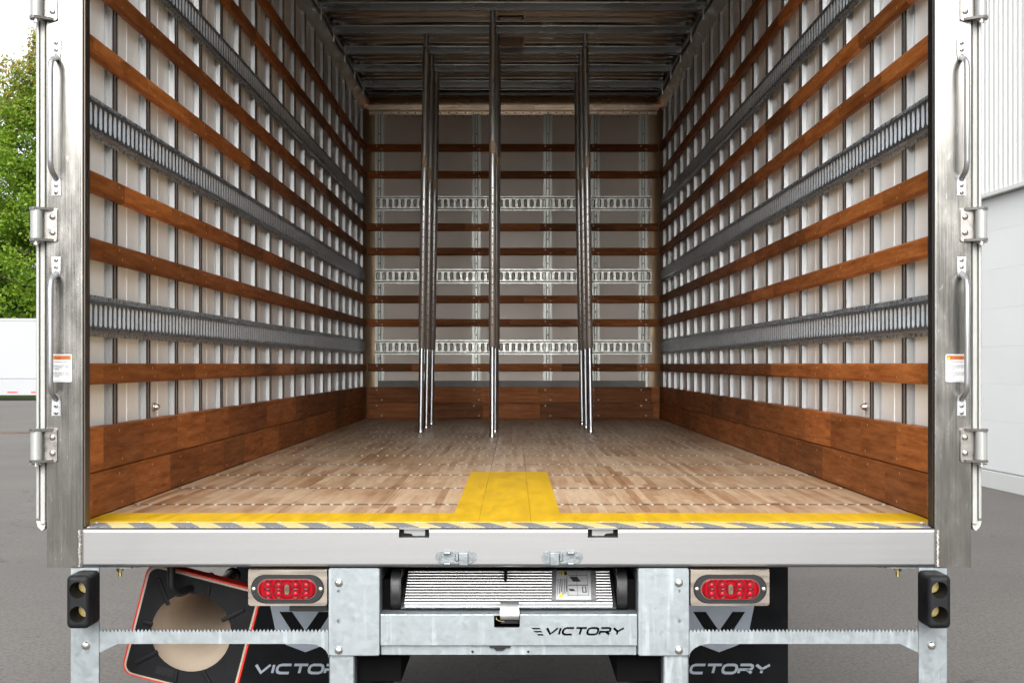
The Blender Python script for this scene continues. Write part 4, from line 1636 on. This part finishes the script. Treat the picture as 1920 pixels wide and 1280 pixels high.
# ================================================================== SHORING POLES
def pole(label, xb, xt, y):
    t = empty('shoring_pole', (xb, y, ZF))
    tag(t, label, 'pole', 'shoring poles wedged between floor and roof')
    H = zr(2.170) - ZF
    def P(z):
        return (((xt - xb) * z / H), 0, z)
    bm = bmesh.new()
    tube(bm, [P(0.012), P(0.565)], 0.0168, 20)
    finish(bm, 'lower_tube', 'pole_lower', t, 50)
    bm = bmesh.new()
    tube(bm, [P(0.0015), P(0.012), P(0.02)], [0.021, 0.021, 0.0175], 20)
    finish(bm, 'foot', 'bolt_steel', t, 40)
    bm = bmesh.new()
    tube(bm, [P(0.553), P(0.555), P(H - 0.085), P(H - 0.083)], [0.0205, 0.0226, 0.0226, 0.0205], 22)
    finish(bm, 'upper_tube', 'pole_upper', t, 50)
    bm = bmesh.new()
    tube(bm, [P(H - 0.09), P(H - 0.001)], 0.0168, 18)
    finish(bm, 'top_tube', 'pole_lower', t, 50)
    bm = bmesh.new()
    for i in range(18):
        c = P(0.69 + i * 0.0495)
        cyl(bm, (c[0], -0.0200, c[2]), (c[0], -0.0229, c[2]), 0.0042, 8)
    ho = finish(bm, 'pin_holes', 'dark_void', t)
    ho['kind'] = 'stuff'
    bm = bmesh.new()
    c = P(1.78)
    for k in range(5):
        a0, a1 = R(-125 + 22 * k), R(-125 + 22 * (k + 1))
        q = [(c[0] + 0.0231 * math.cos(a), 0.0231 * math.sin(a), z) for a, z in ((a0, 1.74), (a1, 1.74), (a1, 1.82), (a0, 1.82))]
        bm.faces.new([bm.verts.new(v) for v in q])
    finish(bm, 'paper_tag', 'beige_tag', t)
    return t


PY = [4.91, 5.522, 6.134, 6.746]
for i, nm in enumerate(('nearest', 'middle', 'farthest')):
    pole('%s of the three steel shoring poles in the left-hand row' % nm, -0.606, -0.567, PY[1 + i])
    pole('%s of the three steel shoring poles in the right-hand row' % nm, 0.517, 0.477, PY[1 + i])
pole('tall steel shoring pole in the middle, nearest the door of all poles', -0.124, -0.119, PY[0])
pole('steel shoring pole mostly hidden right behind the foremost middle pole', -0.116, -0.106, PY[1])
pole('farthest steel shoring pole of the middle row, just peeking out behind', -0.116, -0.104, PY[2])

# ================================================================== TRAFFIC CONE ON ITS HOOK
cone = empty('traffic_cone', (-0.927, 0.25, zr(-0.782)))
cone.rotation_euler = (R(4.9), R(15), R(3))
tag(cone, 'red traffic cone hung base first on a black hook under the sill', 'cone')
B, T = 0.168, 0.042
bm = bmesh.new()
prism(bm, rrect(-B - 0.002, B + 0.002, -B - 0.002, B + 0.002, 0.034, 5), 'y', 0.006, T + 0.012)
base = finish(bm, 'base', 'cone_red', cone, 40)
bm = bmesh.new()
cyl(bm, (0, -0.1, 0), (0, 0.2, 0), 0.118, 40)
cut(base, bm)
bm = bmesh.new()                                   # black rubber underside
prism(bm, rrect(-B + 0.009, B - 0.009, -B + 0.009, B - 0.009, 0.026, 5), 'y', 0.0, 0.0058)
us = finish(bm, 'underside', 'black_rubber', cone, 40)
bm = bmesh.new()
cyl(bm, (0, -0.1, 0), (0, 0.2, 0), 0.116, 40)
cut(us, bm)
bm = bmesh.new()                                   # pale worn lip round the underside
prism(bm, rrect(-B + 0.003, B - 0.003, -B + 0.003, B - 0.003, 0.030, 5), 'y', 0.0035, 0.0059)
lip = finish(bm, 'worn_lip', 'cone_tan', cone, 40)
bm = bmesh.new()
prism(bm, rrect(-B + 0.0092, B - 0.0092, -B + 0.0092, B - 0.0092, 0.026, 5), 'y', -0.1, 0.1)
cut(lip, bm)
for x, z, a, L in ((-0.107, 0.098, -55, 0.085), (-0.128, -0.003, 0, 0.032), (-0.107, -0.102, 42, 0.075), (-0.012, -0.135, 95, 0.036), (0.083, -0.125, -48, 0.07),
                   (0.130, 0.006, 5, 0.030), (0.105, 0.083, 42, 0.075), (0.018, 0.133, 95, 0.03)):
    bm = bmesh.new()
    box(bm, -L / 2, L / 2, -0.0065, -0.0002, -0.0065, 0.0065, 0.003, 2)
    finish(bm, 'foot_rib', 'black_rubber', us, 40, loc=(x, 0, z), rot=(0, R(-a), 0))
bm = bmesh.new()
prism(bm, rrect(-0.072, -0.008, -0.143, -0.120, 0.003), 'y', -0.0012, -0.0002)
finish(bm, 'mould_mark', 'black_plastic', us)


def lathe_y(prof, n=40):
    bm = bmesh.new()
    rings = [[bm.verts.new((r * math.cos(2 * math.pi * k / n), y, r * math.sin(2 * math.pi * k / n))) for k in range(n)] for y, r in prof]
    for a, b in zip(rings[:-1], rings[1:]):
        for k in range(n):
            bm.faces.new((a[k], a[(k + 1) % n], b[(k + 1) % n], b[k]))
    return bm


bo = finish(lathe_y([(T + 0.012, 0.128), (T + 0.04, 0.112), (0.30, 0.075), (0.30, 0.073)]), 'body', 'cone_red', cone, 60)
finish(lathe_y([(0.301, 0.075), (0.43, 0.054)]), 'white_collar', 'cone_white', cone, 60)
finish(lathe_y([(0.431, 0.054), (0.60, 0.030)]), 'upper_collar', 'cone_red', cone, 60)
finish(lathe_y([(0.601, 0.030), (0.70, 0.026), (0.706, 0.020)]), 'tip', 'cone_white', cone, 60)
finish(lathe_y([(0.7065, 0.0275), (0.735, 0.0265), (0.738, 0.022), (0.739, 0.004)]), 'tip_ring', 'black_rubber', cone, 60)
finish(lathe_y([(0.0008, 0.1158), (0.03, 0.1155), (0.06, 0.107), (0.30, 0.0715), (0.66, 0.022), (0.668, 0.002)]), 'inner_wall', 'cone_tan', cone, 60)

bm = bmesh.new()
hx = -0.962
pth = [(hx, 0.155, ZS0 - 0.001), (hx, 0.155, zr(-0.625))]
for k in range(1, 7):
    a = R(90 * k / 6)
    pth.append((hx + 0.03 * (1 - math.cos(a)) * 0.7, 0.155 + 0.03 * (1 - math.cos(a)), zr(-0.625) - 0.03 * math.sin(a)))
pth += [(hx + 0.035, 0.24, zr(-0.652)), (hx + 0.062, 0.40, zr(-0.640))]
tube(bm, pth, 0.0125, 12)
finish(bm, 'cone_hook', 'black_plastic', truck, 60)
# ================================================================== WHITE TRAILER ON THE LEFT
tr = empty('box_trailer', (-34, 58.6, 0))
tag(tr, 'long white box trailer parked at the far edge of the yard before the trees', 'trailer')
bm = bmesh.new()
box(bm, -15.5, 13.9, 0, 2.6, 0.95, 3.55, 0.02)
finish(bm, 'body', 'trailer_white', tr)
bm = bmesh.new()
box(bm, -15.5, 13.9, -0.02, -0.001, 3.47, 3.58, 0.005)
finish(bm, 'top_rail', 'trailer_white', tr)
bm = bmesh.new()
box(bm, -11, 13.6, 0.02, 0.06, 0.24, 0.948, 0.005)
finish(bm, 'side_skirt', 'trailer_white', tr)
for i in range(24):
    bm = bmesh.new()
    box(bm, -11 + i * 1.04, -10.55 + i * 1.04, 0.012, 0.0195, 0.335, 0.395)
    finish(bm, 'reflector', 'tape_red', tr, 0)
for x in (9.0, 10.3):
    bm = bmesh.new()
    tube(bm, [(x, 0.12, 0.5), (x, 0.4, 0.5)], 0.5, 28)
    tube(bm, [(x, 2.2, 0.5), (x, 2.48, 0.5)], 0.5, 28)
    finish(bm, 'wheel', 'tyre', tr, 40)
for y in (0.5, 2.0):
    bm = bmesh.new()
    box(bm, -8.1, -7.95, y, y + 0.12, 0.0, 0.95)
    finish(bm, 'landing_leg', 'black_paint', tr)

# iron cover let into the yard
bm = bmesh.new()
cyl(bm, (-11.62, 29.4, 0.002), (-11.62, 29.4, 0.010), 0.42, 32)
mc = finish(bm, 'manhole_cover', 'iron', smooth=0)
tag(mc, 'rusty round iron cover set in the asphalt on the left', 'manhole cover')

# ================================================================== WHITE BUILDING ON THE RIGHT
bl = empty('warehouse', (6.12, 14.1, 0))
bl.rotation_euler = (0, 0, math.atan2(0.052, 1))     # local Y runs along the wall
tag(bl, 'white metal clad warehouse wall close to the right of the truck', 'building')
bm = bmesh.new()
box(bm, 0.10, 12, -24, 30, 0.0, 3.74)
finish(bm, 'wall', 'door_white', bl, 0)
bm = bmesh.new()
box(bm, 0.05, 0.0995, -24, 30, 0.0, 0.22, 0.004)
finish(bm, 'plinth', 'cladding', bl)
y = -12.0
zs = [0.24, 0.87, 1.345, 1.82, 2.31, 2.81, 3.30, 3.735]
me_door = {}
for k in range(7):
    z0, z1 = zs[k], zs[k + 1]
    for a, b in ((-23.9, -8.0), (-7.98, 8.0), (8.02, 29.9)):
        bm = bmesh.new()
        box(bm, 0.058, 0.0998, a, b, z0 + 0.0004, z1 - 0.0004, 0.0015)
        finish(bm, 'wall_board', 'door_white', bl)
for i in range(4):                                   # low vision windows
    bm = bmesh.new()
    box(bm, 0.048, 0.0576, -1.36 - i * 1.4, -0.70 - i * 1.4, 1.46, 1.72, 0.004)
    wi = finish(bm, 'window', 'door_trim', bl)
    bm = bmesh.new()
    box(bm, 0.044, 0.0478, -1.31 - i * 1.4, -0.75 - i * 1.4, 1.495, 1.685)
    finish(bm, 'pane', 'window_glass', wi, 0)
bm = bmesh.new()
box(bm, -0.02, 12, -24, 30, 3.745, 9.0)
finish(bm, 'upper_wall', 'cladding', bl, 0)
bm = bmesh.new()                                     # ribbed cladding sheet
pr = []
y = -24.0
i = 0
while y < 30:
    pr += [(-0.024, y), (-0.024, y + 0.050), (-0.046, y + 0.062), (-0.046, y + 0.088), (-0.024, y + 0.100), (-0.030, y + 0.12)]
    y += 0.15
strip(bm, pr, 'z', 3.79, 9.0)
finish(bm, 'ribbed_sheet', 'cladding', bl, 20)
bm = bmesh.new()
box(bm, -0.062, -0.0205, -24, 30, 3.735, 3.785, 0.003)
finish(bm, 'drip_trim', 'cladding', bl)

# ================================================================== TREES
def tree(label, x, y, h, rx, crown0, leaf, n_leaf, seed, top=None, cone_=0.75, lsize=0.24):
    rg = np.random.default_rng(seed)
    t = empty('broadleaf_tree', (x, y, 0.25))
    tag(t, label, 'tree', 'trees beyond the yard')
    bm = bmesh.new()
    tip = h * 0.9
    tube(bm, [(0, 0, 0), (0.1, 0, h * 0.2), (0.0, 0.1, h * 0.5), (0.1, 0, tip)], [0.30, 0.24, 0.15, 0.03], 10)
    ends = []
    for k in range(26):
        z = crown0 + (tip - crown0) * (k + 0.5) / 26 * 0.95
        a = k * 2.4 + rg.uniform(-0.3, 0.3)
        f = (z - crown0) / (h - crown0)
        R_ = rx * max(0.18, (1 - f) ** cone_ if f > 0.25 else 0.85 + f * 0.5)
        L = R_ * rg.uniform(0.72, 0.98)
        p1 = (math.cos(a) * L * 0.5, math.sin(a) * L * 0.5, z + L * 0.12)
        p2 = (math.cos(a) * L, math.sin(a) * L, z + L * 0.35)
        tube(bm, [(0, 0, z), p1, p2], [0.09, 0.055, 0.015], 6)
        ends.append((np.array(p2), R_))
        ends.append((np.array(p1), R_))
    finish(bm, 'trunk', 'bark', t, 60)
    # leaf clumps along the limbs and over the crown surface
    centres, rad = [], []
    for p, R_ in ends:
        for _ in range(5):
            centres.append(p + rg.normal(0, 0.24, 3) * R_)
            rad.append(rg.uniform(0.45, 0.95))
    for _ in range(170):
        f = rg.uniform(0, 1) ** 0.8
        z = crown0 + f * (h - crown0)
        R_ = rx * max(0.10, (1 - f) ** cone_ if f > 0.25 else 0.85 + f * 0.5)
        a = rg.uniform(0, 2 * math.pi)
        q = R_ * rg.uniform(0.65, 1.0)
        centres.append(np.array((math.cos(a) * q, math.sin(a) * q, z)))
        rad.append(rg.uniform(0.45, 0.95))
    centres = np.array(centres)
    rad = np.array(rad)
    idx = rg.integers(0, len(centres), n_leaf)
    d = rg.normal(0, 1, (n_leaf, 3))
    d /= np.linalg.norm(d, axis=1)[:, None]
    c = centres[idx] + d * (rad[idx] * rg.uniform(0.25, 1.0, n_leaf) ** 0.6)[:, None]
    c[:, 2] = np.clip(c[:, 2], 0.3, None)
    u = rg.normal(0, 1, (n_leaf, 3))
    u /= np.linalg.norm(u, axis=1)[:, None]
    w = np.cross(u, rg.normal(0, 1, (n_leaf, 3)))
    w /= np.linalg.norm(w, axis=1)[:, None]
    s = rg.uniform(0.55, 1.1, n_leaf)[:, None] * lsize / 2
    P = np.stack([c - u * s, c + w * s * 0.6, c + u * s, c - w * s * 0.6], 1)

    def crown(sel, name, mat_):
        k = int(sel.sum())
        if not k:
            return
        me = bpy.data.meshes.new(name)
        me.vertices.add(k * 4)
        me.vertices.foreach_set('co', P[sel].astype(np.float32).ravel())
        me.loops.add(k * 4)
        me.loops.foreach_set('vertex_index', np.arange(k * 4, dtype=np.int32))
        me.polygons.add(k)
        me.polygons.foreach_set('loop_start', np.arange(0, k * 4, 4, dtype=np.int32))
        me.polygons.foreach_set('loop_total', np.full(k, 4, dtype=np.int32))
        me.update()
        me.validate()
        link(me, name, mat_, t, 0)
    if top:
        hi = (c[:, 2] + rg.normal(0, 1.4, n_leaf)) > h * 0.86
        crown(~hi, 'crown', leaf)
        crown(hi, 'crown_top', top)
    else:
        crown(np.ones(n_leaf, bool), 'crown', leaf)
    return t


tree('tall yellow-green maple with reddish top beside the left door', -24.6, 72, 18.6, 5.6, 3.0, 'leaf_maple', 66000, 1, 'leaf_autumn', 0.7)
tree('dark green tree at the left edge, lower than the yellow-green maple', -33.5, 80, 17.6, 5.2, 2.5, 'leaf_dark', 36000, 2)
tree('dense dark tree low behind the foot of the maple', -28.5, 84, 14.0, 6.0, 1.0, 'leaf_dark', 32000, 3)
tree('mid green tree hidden behind the truck to the right of the maple', -17.5, 78, 16.5, 5.5, 2.0, 'leaf_green', 16000, 4)
tree('low bushy green tree in front of the dark trees behind the trailer', -29.3, 74, 9.5, 4.2, 0.3, 'leaf_green', 30000, 5)
tree('mid green tree far to the left behind the long trailer', -42, 82, 18, 6.0, 2.0, 'leaf_green', 15000, 6)

# two belts of woodland added unseen behind the camera, mirrored in the steel posts; gap left to light the bulkhead
rg = np.random.default_rng(21)
nl = 22000
sx_ = np.where(rg.random(nl) < 0.5, -1, 1)
cx_ = sx_ * rg.uniform(16.5, 60, nl)
hh_ = 14.0 + 1.8 * np.sin(cx_ * 0.55) + 1.2 * np.sin(cx_ * 1.3 + 1)
c = np.stack([cx_, -70 + rg.uniform(-4, 4, nl), hh_ * rg.uniform(0, 1, nl) ** 0.75], 1)
u = rg.normal(0, 1, (nl, 3)); u /= np.linalg.norm(u, axis=1)[:, None]
w = np.cross(u, rg.normal(0, 1, (nl, 3))); w /= np.linalg.norm(w, axis=1)[:, None]
sz = rg.uniform(0.4, 0.8, nl)[:, None]
P = np.stack([c - u * sz, c + w * sz * 0.7, c + u * sz, c - w * sz * 0.7], 1)
me = bpy.data.meshes.new('woodland')
me.from_pydata(P.reshape(-1, 3).tolist(), [], np.arange(nl * 4).reshape(-1, 4).tolist())
wl = link(me, 'woodland', 'leaf_dark', None, 0)
tag(wl, 'belts of dark green trees mirrored in the steel door posts', 'woodland', kind='stuff')
